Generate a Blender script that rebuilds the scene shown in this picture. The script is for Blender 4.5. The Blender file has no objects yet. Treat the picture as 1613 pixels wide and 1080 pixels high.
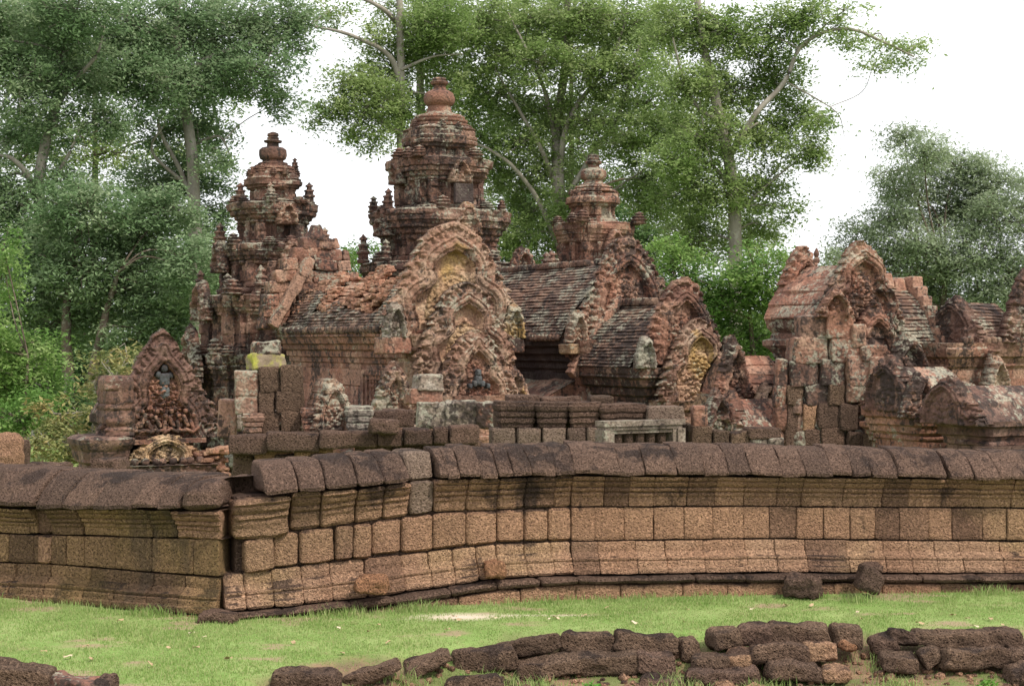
import bpy, math, random
import numpy as np
from mathutils import Vector, Matrix
R = math.radians
random.seed(7)
rng = np.random.default_rng(7)
scene = bpy.context.scene
col = scene.collection

# ------------------------------------------------------------------ camera, world, sun, exposure
F, CX, CY, EYE = 2460.0, 806.5, 540.0, 3.4        # focal length in px of the 1613 px wide frame, eye height above the lawn
cd = bpy.data.cameras.new("camera")
cam = bpy.data.objects.new("camera", cd)
col.objects.link(cam)
cam.location = (0, 0, EYE)
cam.rotation_euler = (R(90), 0, 0)
cd.sensor_width = 36.0
cd.lens = 36.0 * F / 1613.0
cd.clip_end = 3000
scene.camera = cam

SUN_EL, SUN_AZ = 52.0, 128.0                       # azimuth clockwise from +Y: right of and behind the camera
world = bpy.data.worlds.new("World")
scene.world = world
world.use_nodes = True
wn, wl = world.node_tree.nodes, world.node_tree.links
wn.clear()
sky = wn.new("ShaderNodeTexSky")
sky.sky_type = 'NISHITA'
sky.sun_disc = False
sky.sun_elevation = R(SUN_EL)
sky.sun_rotation = R(SUN_AZ)
sky.dust_density = 4.0
hs = wn.new("ShaderNodeHueSaturation")
hs.inputs["Saturation"].default_value = 0.25
mx = wn.new("ShaderNodeMix"); mx.data_type = 'RGBA'
mx.inputs[0].default_value = 0.8
mx.inputs[7].default_value = (11.5, 11.7, 12.0, 1)   # the even white of an overcast sky
bg = wn.new("ShaderNodeBackground")
bg.inputs["Strength"].default_value = 0.1
wo = wn.new("ShaderNodeOutputWorld")
wl.new(sky.outputs[0], hs.inputs["Color"])
wl.new(hs.outputs[0], mx.inputs[6])
wl.new(mx.outputs[2], bg.inputs["Color"])
wl.new(bg.outputs[0], wo.inputs[0])
sl = bpy.data.lights.new("sun", 'SUN')
sl.energy = 2.6
sl.angle = R(7)
sl.color = (1.0, 0.92, 0.80)
so = bpy.data.objects.new("sun", sl)
col.objects.link(so)
so.rotation_euler = (R(90 - SUN_EL), 0, R(180 - SUN_AZ))
scene.view_settings.view_transform = 'Standard'
scene.view_settings.look = 'None'
scene.view_settings.exposure = 0.5
scene.view_settings.gamma = 1.0
scene.cycles.max_bounces = 8
scene.cycles.diffuse_bounces = 5
scene.cycles.transparent_max_bounces = 4

# ------------------------------------------------------------------ noise in numpy
def _h(ix, iy, iz, seed):
    h = (ix.astype(np.int64) * 374761393 + iy.astype(np.int64) * 668265263 + iz.astype(np.int64) * 2147483647 + seed * 974634217) & 0xffffffff
    h = ((h ^ (h >> 13)) * 1274126177) & 0xffffffff
    h = ((h ^ (h >> 15)) * 2246822519) & 0xffffffff
    h = h ^ (h >> 16)
    return h / 4294967295.0

def vn(p, f, seed=0):
    q = np.asarray(p, float) * f + 1000.0
    i = np.floor(q).astype(np.int64); t = q - i
    t = t * t * (3 - 2 * t)
    out = 0
    for a in (0, 1):
        for b in (0, 1):
            for c in (0, 1):
                w = (t[:, 0] if a else 1 - t[:, 0]) * (t[:, 1] if b else 1 - t[:, 1]) * (t[:, 2] if c else 1 - t[:, 2])
                out = out + w * _h(i[:, 0] + a, i[:, 1] + b, i[:, 2] + c, seed)
    return out * 2 - 1

def fbm(p, f, o=3, seed=0):
    s, a, n = 0, 1.0, 0
    for k in range(o):
        s = s + a * vn(p, f * 2 ** k, seed + 17 * k); n += a; a *= 0.5
    return s / n

def worley2(x, y, f, seed=0):
    """F1, F2 of 2-D cells"""
    qx, qy = x * f + 500.0, y * f + 500.0
    ix, iy = np.floor(qx).astype(np.int64), np.floor(qy).astype(np.int64)
    f1 = np.full(x.shape, 9.0); f2 = np.full(x.shape, 9.0)
    z = np.zeros_like(ix)
    for a in (-1, 0, 1):
        for b in (-1, 0, 1):
            cx = ix + a + _h(ix + a, iy + b, z, seed); cy = iy + b + _h(ix + a, iy + b, z, seed + 5)
            d = np.hypot(cx - qx, cy - qy)
            f2 = np.minimum(f2, np.maximum(f1, d)); f1 = np.minimum(f1, d)
    return f1, f2

def cellr(a, b, seed):
    a = np.floor(a).astype(np.int64); b = np.floor(b).astype(np.int64)
    return _h(a, b, np.zeros_like(a), seed)

def vec3(p, f, o, seed):
    return np.stack([fbm(p, f, o, seed), fbm(p, f, o, seed + 101), fbm(p, f, o, seed + 211)], 1)

# ------------------------------------------------------------------ mesh collecting
class MB:
    def __init__(s):
        s.v, s.q, s.t, s.tint, s.n = [], [], [], [], 0

    def add(s, v, q=None, t=None, tint=0.5):
        v = np.asarray(v, float).reshape(-1, 3)
        if q is not None and len(q): s.q.append(np.asarray(q, np.int64).reshape(-1, 4) + s.n)
        if t is not None and len(t): s.t.append(np.asarray(t, np.int64).reshape(-1, 3) + s.n)
        s.v.append(v); s.tint.append(np.full(len(v), tint) if np.isscalar(tint) else np.asarray(tint, float)); s.n += len(v)
        return s

    def build(s, name, mat, parent=None, weather=0.0, wf=3.0, seed=0, sharp=50, loc=None):
        V = np.concatenate(s.v)
        if weather:
            V = V + vec3(V, wf, 3, seed + 3) * weather
        Q = np.concatenate(s.q) if s.q else np.zeros((0, 4), np.int64)
        T = np.concatenate(s.t) if s.t else np.zeros((0, 3), np.int64)
        m = bpy.data.meshes.new(name)
        m.vertices.add(len(V)); m.vertices.foreach_set("co", V.astype(np.float32).ravel())
        m.loops.add(Q.size + T.size)
        m.loops.foreach_set("vertex_index", np.concatenate([Q.ravel(), T.ravel()]).astype(np.int32))
        m.polygons.add(len(Q) + len(T))
        st = np.concatenate([np.arange(len(Q)) * 4, Q.size + np.arange(len(T)) * 3]).astype(np.int32)
        m.polygons.foreach_set("loop_start", st)
        m.update(calc_edges=True)
        m.validate()
        at = m.attributes.new("tint", 'FLOAT', 'POINT')
        at.data.foreach_set("value", np.concatenate(s.tint).astype(np.float32))
        if sharp is not None:
            m.shade_smooth()
            if sharp < 180: m.set_sharp_from_angle(angle=R(sharp))
        m.materials.append(mat)
        o = bpy.data.objects.new(name, m)
        col.objects.link(o)
        if parent is not None: o.parent = parent
        if loc is not None: o.location = loc
        return o

def tag(o, label=None, cat=None, group=None, kind=None):
    if label: o["label"] = label; o["kind"] = "thing"
    if cat: o["category"] = cat
    if group: o["group"] = group
    if kind: o["kind"] = kind
    return o

def thing(name, label, cat, loc=(0, 0, 0), rz=0.0, group=None):
    o = bpy.data.objects.new(name, None)
    o.empty_display_size = 0.3
    col.objects.link(o)
    o.location = loc; o.rotation_euler = (0, 0, rz)
    return tag(o, label, cat, group)

def weld(v, q):
    k = np.round(v * 20000).astype(np.int64)
    _, first, inv = np.unique(k, axis=0, return_index=True, return_inverse=True)
    return v[first], inv.ravel()[q]

def grid_q(n, m, wrap=False):
    i = np.arange(n - 1)[:, None]; j = np.arange(m if wrap else m - 1)[None]
    a = i * m + j; b = i * m + (j + 1) % m
    return np.stack([a, b, b + m, a + m], -1).reshape(-1, 4)

def rounded_box(h, r, n=7):
    """closed rounded box of half size h"""
    h = np.asarray(h, float); r = min(r, 0.95 * h.min())
    vs, qs, k = [], [], 0
    def ax(a):
        e = [-h[a], -h[a] + .3 * r, -h[a] + r]
        mid = list(np.linspace(-h[a] + r, h[a] - r, n)[1:-1])
        return np.array(e + mid + [-x for x in e[::-1]])
    for a in range(3):
        b, c = (a + 1) % 3, (a + 2) % 3
        B, C = np.meshgrid(ax(b), ax(c), indexing='ij')
        nb, nc = B.shape
        for sgn in (1, -1):
            p = np.zeros((nb * nc, 3)); p[:, a] = sgn * h[a]; p[:, b] = B.ravel(); p[:, c] = C.ravel()
            q = grid_q(nb, nc) + k
            vs.append(p); qs.append(q if sgn > 0 else q[:, ::-1]); k += nb * nc
    v = np.concatenate(vs); q = np.concatenate(qs)
    v, q = weld(v, q)
    inner = np.clip(v, -(h - r), h - r)
    d = v - inner; L = np.linalg.norm(d, axis=1, keepdims=True)
    return inner + d / np.maximum(L, 1e-9) * r, q

def rotm(rx=0, ry=0, rz=0):
    return np.array((Matrix.Rotation(rz, 3, 'Z') @ Matrix.Rotation(ry, 3, 'Y') @ Matrix.Rotation(rx, 3, 'X')))

def block(mb, c, size, rot=(0, 0, 0), r=0.04, n=6, amp=0.015, f=4.0, tint=None, taper=0.0, seed=None):
    v, q = rounded_box(np.asarray(size) / 2.0, r, n)
    seed = random.randrange(9999) if seed is None else seed
    v = v + vec3(v + seed * 3.7, f, 3, seed) * amp
    if taper: v[:, :2] *= (1 - taper * (v[:, 2:3] / size[2]))
    v = v @ rotm(*rot).T + np.asarray(c)
    mb.add(v, q, tint=random.random() if tint is None else tint)

def box(mb, x0, x1, y0, y1, z0, z1, tint=.5):
    v = np.array([(x, y, z) for z in (z0, z1) for y in (y0, y1) for x in (x0, x1)], float)
    q = [(0, 2, 3, 1), (4, 5, 7, 6), (0, 1, 5, 4), (1, 3, 7, 5), (3, 2, 6, 7), (2, 0, 4, 6)]
    mb.add(v, q, tint=tint)

def tube(mb, pts, rad, n=7, seed=0, wob=0.0, tint=.5):
    pts = np.asarray(pts, float); rad = np.asarray(rad, float)
    m = len(pts)
    tan = np.gradient(pts, axis=0); tan /= np.linalg.norm(tan, axis=1, keepdims=True) + 1e-9
    up = np.where(np.abs(tan[:, 2:3]) > .9, np.array([[1., 0, 0]]), np.array([[0., 0, 1]]))
    a = np.cross(tan, up); a /= np.linalg.norm(a, axis=1, keepdims=True) + 1e-9
    b = np.cross(tan, a)
    ang = np.linspace(0, 2 * np.pi, n, endpoint=False)
    v = pts[:, None] + rad[:, None, None] * (np.cos(ang)[None, :, None] * a[:, None] + np.sin(ang)[None, :, None] * b[:, None])
    v = v.reshape(-1, 3)
    if wob: v = v + vec3(v, 2.0, 2, seed) * wob
    mb.add(v, grid_q(m, n, True), tint=tint)

def spline(p, n):
    """Catmull-Rom through p, n points per span"""
    p = np.asarray(p, float)
    P = np.concatenate([[2 * p[0] - p[1]], p, [2 * p[-1] - p[-2]]])
    out = []
    for i in range(len(p) - 1):
        a, b, c, d = P[i:i + 4]
        for t in np.arange(n) / n:
            out.append(.5 * (2 * b + (c - a) * t + (2 * a - 5 * b + 4 * c - d) * t * t + (3 * b - a - 3 * c + d) * t ** 3))
    out.append(p[-1])
    return np.array(out)

def P(px, py, D):
    """the place seen at photo pixel (px, py), D metres ahead"""
    return np.array(((px - CX) * D / F, D, EYE - (py - CY) * D / F))

# ------------------------------------------------------------------ materials
class N:
    def __init__(s, name):
        s.m = bpy.data.materials.new(name); s.m.use_nodes = True
        s.t = s.m.node_tree; s.t.nodes.clear()
        s.out = s.new("ShaderNodeOutputMaterial")
        s.geo = s.new("ShaderNodeNewGeometry")
        s.pos = s.geo.outputs["Position"]
    def new(s, k): return s.t.nodes.new(k)
    def link(s, a, b): s.t.links.new(a, b)
    def setv(s, sock, v):
        if hasattr(v, "is_output"): s.link(v, sock)
        else: sock.default_value = v
    def scale(s, sx, sy, sz, src=None):
        n = s.new("ShaderNodeMapping"); n.vector_type = 'POINT'
        n.inputs["Scale"].default_value = (sx, sy, sz); s.link(src or s.pos, n.inputs[0]); return n.outputs[0]
    def noise(s, sc, det=5, rough=.55, vec=None, off=0.0):
        n = s.new("ShaderNodeTexNoise"); n.noise_dimensions = '4D'
        n.inputs["W"].default_value = off
        n.inputs["Scale"].default_value = sc; n.inputs["Detail"].default_value = det; n.inputs["Roughness"].default_value = rough
        s.link(vec or s.pos, n.inputs["Vector"]); return n.outputs[0]
    def voro(s, sc, feat='F1', vec=None, out=0, rnd=1.0):
        n = s.new("ShaderNodeTexVoronoi"); n.feature = feat; n.inputs["Scale"].default_value = sc
        n.inputs["Randomness"].default_value = rnd
        s.link(vec or s.pos, n.inputs["Vector"]); return n.outputs[out]
    def ramp(s, x, a, b, lo=0.0, hi=1.0):
        n = s.new("ShaderNodeMapRange"); n.interpolation_type = 'SMOOTHSTEP'
        s.setv(n.inputs[0], x)
        for i, v in enumerate((a, b, lo, hi)): n.inputs[1 + i].default_value = v
        return n.outputs[0]
    def mix(s, f, a, b):
        n = s.new("ShaderNodeMix"); n.data_type = 'RGBA'
        s.setv(n.inputs[0], f)
        for i, v in ((6, a), (7, b)):
            if isinstance(v, tuple) and len(v) == 3: v = v + (1,)
            s.setv(n.inputs[i], v)
        return n.outputs[2]
    def math(s, op, a, b=0.0):
        n = s.new("ShaderNodeMath"); n.operation = op; s.setv(n.inputs[0], a); s.setv(n.inputs[1], b); return n.outputs[0]
    def attr(s, name="tint"):
        n = s.new("ShaderNodeAttribute"); n.attribute_name = name; return n.outputs["Fac"]
    def nz(s):
        n = s.new("ShaderNodeSeparateXYZ"); s.link(s.geo.outputs["Normal"], n.inputs[0]); return n.outputs[2]
    def bump(s, h, st=.5, dist=.02, prev=None):
        n = s.new("ShaderNodeBump"); n.inputs["Strength"].default_value = st; n.inputs["Distance"].default_value = dist
        s.link(h, n.inputs["Height"])
        if prev: s.link(prev, n.inputs["Normal"])
        return n.outputs[0]
    def finish(s, c, rough=.9, normal=None, spec=.2):
        b = s.new("ShaderNodeBsdfPrincipled")
        s.setv(b.inputs["Base Color"], c + (1,) if isinstance(c, tuple) else c)
        s.setv(b.inputs["Roughness"], rough)
        b.inputs["Specular IOR Level"].default_value = spec
        if normal: s.link(normal, b.inputs["Normal"])
        s.link(b.outputs[0], s.out.inputs[0]); return s.m

def sandstone(name, base=(.255, .130, .100), pale=(.37, .25, .195), dark=(.10, .055, .047), crust=.5, lichen=.5, ochre=0.0, joints=True):
    n = N(name)
    c = n.mix(n.ramp(n.noise(1.1, 6, .6), .36, .66), base, dark)
    c = n.mix(n.ramp(n.noise(2.3, 5, .6, off=3), .50, .68), c, pale)
    c = n.mix(n.ramp(n.attr(), .45, 1.0, 0, .55), c, pale)
    c = n.mix(n.ramp(n.attr(), .0, .4, .6, 0), c, dark)
    if ochre:
        c = n.mix(n.ramp(n.noise(.9, 4, .5, off=9), .62 - .2 * ochre, .72 - .2 * ochre, 0, .85), c, (.42, .27, .10))
    # black crust: streaks running down and blots; pale lichen, both denser where water lies on upward faces
    up = n.math('MAXIMUM', n.nz(), 0.0)
    st = n.noise(1.0, 7, .68, vec=n.scale(3.4, 3.4, .9), off=5)
    k = n.math('ADD', n.math('MULTIPLY', n.math('ADD', st, n.noise(9.0, 5, .65, off=8)), .5), n.math('MULTIPLY', up, .03))
    k = n.math('ADD', k, n.math('MULTIPLY', n.math('SUBTRACT', n.noise(.75, 3, .55, off=41), .5), .42))
    c = n.mix(n.ramp(k, .58 - .14 * crust, .65 - .14 * crust, 0, .88), c, (.030, .023, .021))
    li = n.math('ADD', n.math('MULTIPLY', n.math('ADD', n.noise(2.2, 6, .65, off=12), n.noise(12.0, 5, .7, off=15)), .5), n.math('MULTIPLY', up, .07))
    li = n.math('ADD', li, n.math('MULTIPLY', n.math('SUBTRACT', n.noise(.9, 3, .55, off=51), .5), .40))
    c = n.mix(n.ramp(li, .62 - .14 * lichen, .68 - .14 * lichen, 0, .72), c, (.34, .33, .255))
    g = n.noise(22.0, 4, .6, off=2)
    c = n.mix(n.ramp(g, .32, .6, .55, 0), c, (.05, .032, .027))
    h = n.math('ADD', n.noise(16, 6, .65), n.math('MULTIPLY', n.voro(14.0), .8))
    b = n.bump(h, .7, .035)
    b = n.bump(n.noise(70, 3, .6), .35, .01, b)
    return n.finish(c, .88, b, .25)

def laterite(name, base=(.245, .140, .096), warm=(.325, .19, .12), dark=(.085, .052, .043), crust=.3, lichen=.15, moss=0.0, pale=0.0, pore=.75, bd=.045):
    n = N(name)
    c = n.mix(n.ramp(n.noise(1.3, 4, .55), .35, .65), base, warm)
    c = n.mix(n.ramp(n.attr(), .5, 1.0, 0, .55), c, warm)
    c = n.mix(n.ramp(n.attr(), 0, .45, .6, 0), c, dark)
    if pale: c = n.mix(n.ramp(n.noise(.55, 3, .5, off=21), .53, .66, 0, pale), c, (.46, .30, .17))
    st = n.noise(1.0, 6, .6, vec=n.scale(2.6, 2.6, .8), off=7)
    k = n.math('ADD', st, n.math('MULTIPLY', n.math('MAXIMUM', n.nz(), 0.0), .14))
    k = n.math('ADD', k, n.math('MULTIPLY', n.math('SUBTRACT', n.noise(.6, 3, .55, off=61), .5), .38))
    c = n.mix(n.ramp(k, .70 - .2 * crust, .80 - .2 * crust, 0, .82), c, (.040, .030, .028))
    c = n.mix(n.ramp(n.noise(.45, 3, .5, off=71), .44, .62, 0, .28), c, (.155, .092, .072))
    if moss:
        c = n.mix(n.ramp(n.noise(.9, 5, .6, vec=n.scale(1, 1, .6), off=31), .40, .62, 0, moss), c, (.165, .125, .04))
        c = n.mix(n.ramp(n.noise(1.0, 5, .6, vec=n.scale(1.8, 1.8, .45), off=35), .52, .62, 0, moss), c, (.045, .045, .04))
    li = n.noise(5.0, 7, .7, off=14)
    c = n.mix(n.ramp(li, .76 - .2 * lichen, .86 - .2 * lichen, 0, .7), c, (.36, .34, .28))
    # pores of the ironstone
    v1 = n.voro(26.0); v2 = n.voro(55.0)
    wv = n.noise(30, 4, .7, off=4)
    pit = n.math('ADD', n.math('MULTIPLY', n.ramp(v1, .16, .42, 0, 1), .6), n.math('MULTIPLY', n.ramp(v2, .15, .5), .4))
    pit = n.math('MULTIPLY', pit, n.ramp(wv, .30, .56, .3, 1))
    c = n.mix(n.ramp(pit, .15, .7, pore, 0), c, (.045, .027, .021))
    c = n.mix(n.ramp(n.noise(60, 3, .7, off=6), .54, .70, 0, .22), c, (.42, .29, .2))
    h = n.math('ADD', pit, n.math('MULTIPLY', n.noise(18, 6, .7), .9))
    b = n.bump(h, 1.0, bd)
    return n.finish(c, .95, b, .12)

M = {}
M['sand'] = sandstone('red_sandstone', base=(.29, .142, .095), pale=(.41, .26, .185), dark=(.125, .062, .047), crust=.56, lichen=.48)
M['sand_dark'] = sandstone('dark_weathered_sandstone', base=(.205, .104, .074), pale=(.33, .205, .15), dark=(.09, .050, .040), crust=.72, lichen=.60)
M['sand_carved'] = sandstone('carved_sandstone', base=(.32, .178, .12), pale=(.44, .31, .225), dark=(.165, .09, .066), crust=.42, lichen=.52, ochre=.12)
M['sand_red'] = sandstone('bright_red_sandstone', base=(.33, .152, .10), pale=(.43, .26, .185), dark=(.15, .073, .055), crust=.58, lichen=.36)
M['peach'] = sandstone('peach_sandstone', base=(.54, .34, .22), pale=(.55, .40, .27), dark=(.38, .22, .15), crust=.02, lichen=.12, ochre=.45)
M['sand_ochre'] = sandstone('ochre_sandstone', base=(.48, .325, .18), pale=(.53, .39, .25), dark=(.36, .215, .13), crust=.2, lichen=.3, ochre=.35)
M['sand_grey'] = sandstone('grey_sandstone', base=(.27, .21, .165), pale=(.38, .33, .275), dark=(.13, .10, .08), crust=.5, lichen=.62)
M['tile'] = sandstone('brick_tile', base=(.175, .095, .065), pale=(.26, .165, .115), dark=(.08, .048, .038), crust=.62, lichen=.36)
M['brick'] = sandstone('broken_brick', base=(.36, .17, .105), pale=(.45, .27, .18), dark=(.2, .10, .065), crust=.32, lichen=.30)
M['black'] = sandstone('black_stone', base=(.07, .05, .045), pale=(.1, .08, .07), dark=(.04, .03, .03), crust=.8, lichen=.1)  # near-black stone for the hall wall, tower door and niche
M['relief_grey'] = sandstone('slate_grey_relief', base=(.09, .10, .105), pale=(.16, .17, .17), dark=(.05, .05, .055), crust=.4, lichen=.2)
M['lat'] = laterite('laterite', base=(.41, .232, .146), warm=(.50, .292, .185), crust=.46, pale=.45, pore=.6)
M['lat_pale'] = laterite('pale_laterite', base=(.44, .255, .162), warm=(.54, .335, .218), crust=.36, pale=.95, pore=.6)  # paler laterite with stronger pale noise patches, for the low course
M['lat_cornice'] = laterite('stained_laterite', base=(.38, .215, .135), warm=(.47, .275, .175), crust=.72, pale=.35, pore=.6)
M['lat_shade'] = laterite('mossy_laterite', base=(.35, .215, .12), warm=(.42, .255, .14), crust=.45, moss=.45, lichen=.1)
M['lat_dark'] = laterite('dark_laterite', base=(.150, .096, .073), warm=(.225, .142, .105), dark=(.09, .062, .050), crust=.34, lichen=.36, pore=.9, bd=.06)
M['lat_stone'] = laterite('blackened_laterite', base=(.16, .105, .075), warm=(.245, .16, .11), dark=(.09, .064, .05), crust=.36, lichen=.34, pore=.95, bd=.07)
M['lat_orange'] = laterite('orange_laterite', base=(.34, .17, .095), warm=(.40, .21, .12), dark=(.22, .11, .065), crust=.1, lichen=.05)
M['lat_grey'] = laterite('greyed_laterite', base=(.235, .17, .13), warm=(.30, .215, .165), crust=.35, lichen=.62)
M['sand_brown'] = sandstone('brown_sandstone', base=(.185, .095, .07), pale=(.27, .165, .125), dark=(.09, .052, .042), crust=.6, lichen=.22)
M['sand_yellowish'] = sandstone('yellowed_sandstone', base=(.40, .255, .15), pale=(.48, .36, .22), dark=(.24, .14, .09), crust=.25, lichen=.45, ochre=.6)

# ------------------------------------------------------------------ shape helpers
def seg_dist(px, pz, poly):
    """distance of points to a polyline and arclength of the nearest place"""
    best = np.full(px.shape, 1e9); arc = np.zeros(px.shape); s = 0.0
    for (ax, az), (bx, bz) in zip(poly[:-1], poly[1:]):
        dx, dz = bx - ax, bz - az; L2 = dx * dx + dz * dz + 1e-12
        t = np.clip(((px - ax) * dx + (pz - az) * dz) / L2, 0, 1)
        d = np.hypot(px - ax - t * dx, pz - az - t * dz)
        k = d < best
        best = np.where(k, d, best); arc = np.where(k, s + t * math.sqrt(L2), arc)
        s += math.sqrt(L2)
    return best, arc, s

ARCH = {
    'lobed': [(0, .82), (.08, .79), (.2, .75), (.32, .68), (.37, .59), (.35, .51), (.43, .455), (.56, .41), (.65, .33), (.65, .22), (.60, .12), (.66, .04), (.72, -.03)],
    'plain': [(0, .76), (.12, .72), (.28, .63), (.42, .50), (.50, .36), (.53, .2), (.53, .08), (.58, -.02)],
    'ogee': [(0, .82), (.06, .74), (.16, .67), (.28, .58), (.34, .46), (.31, .36), (.40, .30), (.50, .21), (.53, .1), (.62, .0), (.66, -.03)],
}

def pediment(mb, W, H, at=(0, 0, 0), thick=.2, res=.022, seed=1, arch='lobed', leaves=9, naga=1.0, apex=.20, side=.13, fig=.07, worn=1.0, tymp=.09, tint=None, split=None, plain=False, peak=0.0):
    """an upright carved gable: raised lobed arch, flame leaves round it, relief in its field; front towards -y.
       split(x, z) -> bool mask keeps part of it (used to give the field its own mesh)"""
    nx, nz = int(W / res) + 1, int(H / res) + 1
    X, Z = np.meshgrid(np.linspace(-W / 2, W / 2, nx), np.linspace(0, H, nz))
    c = spline(np.array(ARCH[arch]) * [W / 2, H], 7)
    ax = np.abs(X)
    d, s, L = seg_dist(ax, Z, c)
    zz = np.linspace(0, H, 300); xc = np.zeros(300)
    for (a, b), (e, f) in zip(c[:-1], c[1:]):
        lo, hi = min(b, f), max(b, f); k = (zz >= lo) & (zz <= hi)
        t = np.where(abs(f - b) < 1e-9, 0, (zz - b) / (f - b + 1e-12))
        xc[k] = np.maximum(xc[k], (a + (e - a) * t)[k])
    inside = ax < np.interp(Z, zz, xc)
    bw = .046 * W
    u = s / L
    wob = fbm(np.stack([X.ravel(), Z.ravel(), np.full(X.size, seed * 3.1)], 1), 2.2, 3, seed).reshape(X.shape)
    side_seed = np.where(X > 0, 7, 3)
    fr = u * leaves; li = np.floor(fr); fr = fr - li
    tooth = np.sqrt(np.clip(1 - np.abs(2 * fr - 1), 0, 1))
    lr = _h(li.astype(np.int64), side_seed, np.zeros(X.shape, np.int64), seed)
    dm = np.interp(u, [0, .10, .25, .6, .80, 1.0], [apex * H * 1.1, apex * H * 1.1, side * 1.25 * W, side * W * .95, side * W * (1 + .35 * naga), side * W * (1 + .5 * naga)])
    dm = dm * (.78 + .22 * tooth) * (1 - .30 * worn * (lr - .5).clip(0)) * (1 + .14 * worn * wob)
    vz = Z / H
    tri = np.interp(vz, [0, .2, .42, .62, .80, .90, .97, 1.0], [.5, .5, .425, .335, .262, .19, .085, .012]) * W
    tri = (1 - peak) * tri + peak * np.interp(vz, [0, .12, .45, 1.0], [.5, .5, .33, .015]) * W
    saw = (vz / .105 + .35 * lr) % 1
    tri = tri * (1.03 - .13 * saw) + .03 * W * (wob - .2) * worn
    mask = (inside | (d < bw + dm)) & (Z <= H) & ((ax < tri) | (inside & (vz < .8)) | (d < bw))
    # relief
    f1, f2 = worley2(X + .03 * wob, Z, 8.5, seed); g1, g2 = worley2(X, Z + .03 * wob, 17.0, seed + 9)
    lump = .62 * np.clip((f2 - f1) * 1.7, 0, 1) ** .7 + .38 * np.clip((g2 - g1) * 1.7, 0, 1) ** .7
    carve = lump
    h = np.zeros_like(X)
    # field: scrolls and a stepped heap of figures in the middle
    ph = np.arctan2(Z - .25 * H, ax - .22 * W); rr = np.hypot(Z - .25 * H, ax - .22 * W)
    scroll = .5 + .5 * np.cos(2 * ph + rr / W * 42)
    heap = np.clip(1.15 - np.hypot(X / (.19 * W), (Z - .2 * H) / (.36 * H)), 0, 1)
    hf = -tymp + (0 if plain else fig) * (.5 * carve + .3 * scroll * np.clip(1 - rr / (.22 * W), 0, 1)) * np.clip(d / (.05 * W) - .6, 0, 1) + fig * 1.3 * np.clip(heap * 2, 0, 1) * carve
    # border: carved lumps between flame leaves that fan out from the arch
    k = np.clip((d - bw) / np.maximum(dm, 1e-6), 0, 1)
    ls, lh_ = .15, .17
    lrow = np.floor((d - bw) / lh_); lu = (s / ls + .5 * (lrow % 2)) % 1; lv = np.clip((d - bw) / lh_ - lrow, 0, 1)
    flame = np.clip(1 - np.abs(2 * lu - 1) / np.maximum(1.05 - lv, .05) ** .6, 0, 1) ** .55
    vein = .25 * (np.abs(2 * lu - 1) < .16)
    leafh = -.055 + .095 * (flame - vein) * (1 - .25 * lv) + .05 * lump + .02 * (tooth - .5) - .03 * k
    cx_, cz_ = .80 * W / 2, .13 * H
    ph2 = np.arctan2(Z - cz_, ax - cx_); r2 = np.hypot(Z - cz_, ax - cx_)
    leafh = leafh + naga * .05 * np.cos(5 * ph2 + r2 / W * 60) * np.clip(1 - r2 / (.2 * W), 0, 1)
    hb = .05 * np.sqrt(np.clip(1 - (d / bw) ** 2, 0, 1)) + .06 - .04 * (np.abs(d - .5 * bw) < .16 * bw)
    hb = hb + .010 * np.cos(s / .035)
    h = np.where(d < bw, np.maximum(hb, -tymp), np.where(inside, hf, leafh))
    # block joints, and blocks that have slipped a little
    row = np.floor(Z / .36 + .15 * _h(np.zeros(X.shape, np.int64), np.zeros(X.shape, np.int64) + 3, np.zeros(X.shape, np.int64), seed))
    colx = X / .55 + .5 * (row % 2) + .3 * _h(row.astype(np.int64), row.astype(np.int64) * 0, row.astype(np.int64) * 0, seed + 4)
    h = h + .03 * (cellr(colx, row, seed + 8) - .5) * worn
    jr = np.abs(((Z / .36 + .5) % 1) - .5) * .36
    h = h - .018 * np.exp(-(jr / .011) ** 2)
    jc = np.abs(((colx + .5) % 1) - .5) * .55
    h = h - .015 * np.exp(-(jc / .011) ** 2)
    h = h + .025 * wob * worn + .012 * fbm(np.stack([X.ravel(), Z.ravel(), np.full(X.size, seed * 1.7)], 1), 14, 2, seed + 2).reshape(X.shape)
    bits = vn(np.stack([X.ravel(), Z.ravel(), np.full(X.size, seed * 5.5)], 1), 3.3, seed + 31).reshape(X.shape)
    h = np.where(bits > .74 - .12 * worn, h * .35 - .02, h)            # broken places
    if split is not None: mask = mask & split(inside, d, bw, heap)
    cm = mask[:-1, :-1] & mask[1:, :-1] & mask[:-1, 1:] & mask[1:, 1:]
    n = nx * nz
    idx = np.arange(n).reshape(nz, nx)
    a, b, cc, dd = idx[:-1, :-1][cm], idx[:-1, 1:][cm], idx[1:, 1:][cm], idx[1:, :-1][cm]
    front = np.stack([a, b, cc, dd], 1)
    back = np.stack([a, dd, cc, b], 1) + n
    pad = np.pad(cm, 1)
    sides = []
    for (dz, dx, e0, e1) in ((-1, 0, (0, 0), (0, 1)), (1, 0, (1, 1), (1, 0)), (0, -1, (1, 0), (0, 0)), (0, 1, (0, 1), (1, 1))):
        nb = pad[1 + dz:pad.shape[0] - 1 + dz, 1 + dx:pad.shape[1] - 1 + dx]
        jz, jx = np.nonzero(cm & ~nb)
        p, q = idx[jz + e0[0], jx + e0[1]], idx[jz + e1[0], jx + e1[1]]
        sides.append(np.stack([q, p, p + n, q + n], 1))
    V = np.stack([X, -h, Z], -1).reshape(-1, 3)
    B = np.stack([X, np.full_like(X, thick), Z], -1).reshape(-1, 3)
    T = (cellr(colx, row, seed + 8) * .8 + .1).ravel() if tint is None else np.full(n, tint)
    V = np.concatenate([V, B]); T = np.concatenate([T, T])
    Q = np.concatenate([front, back] + sides)
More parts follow.
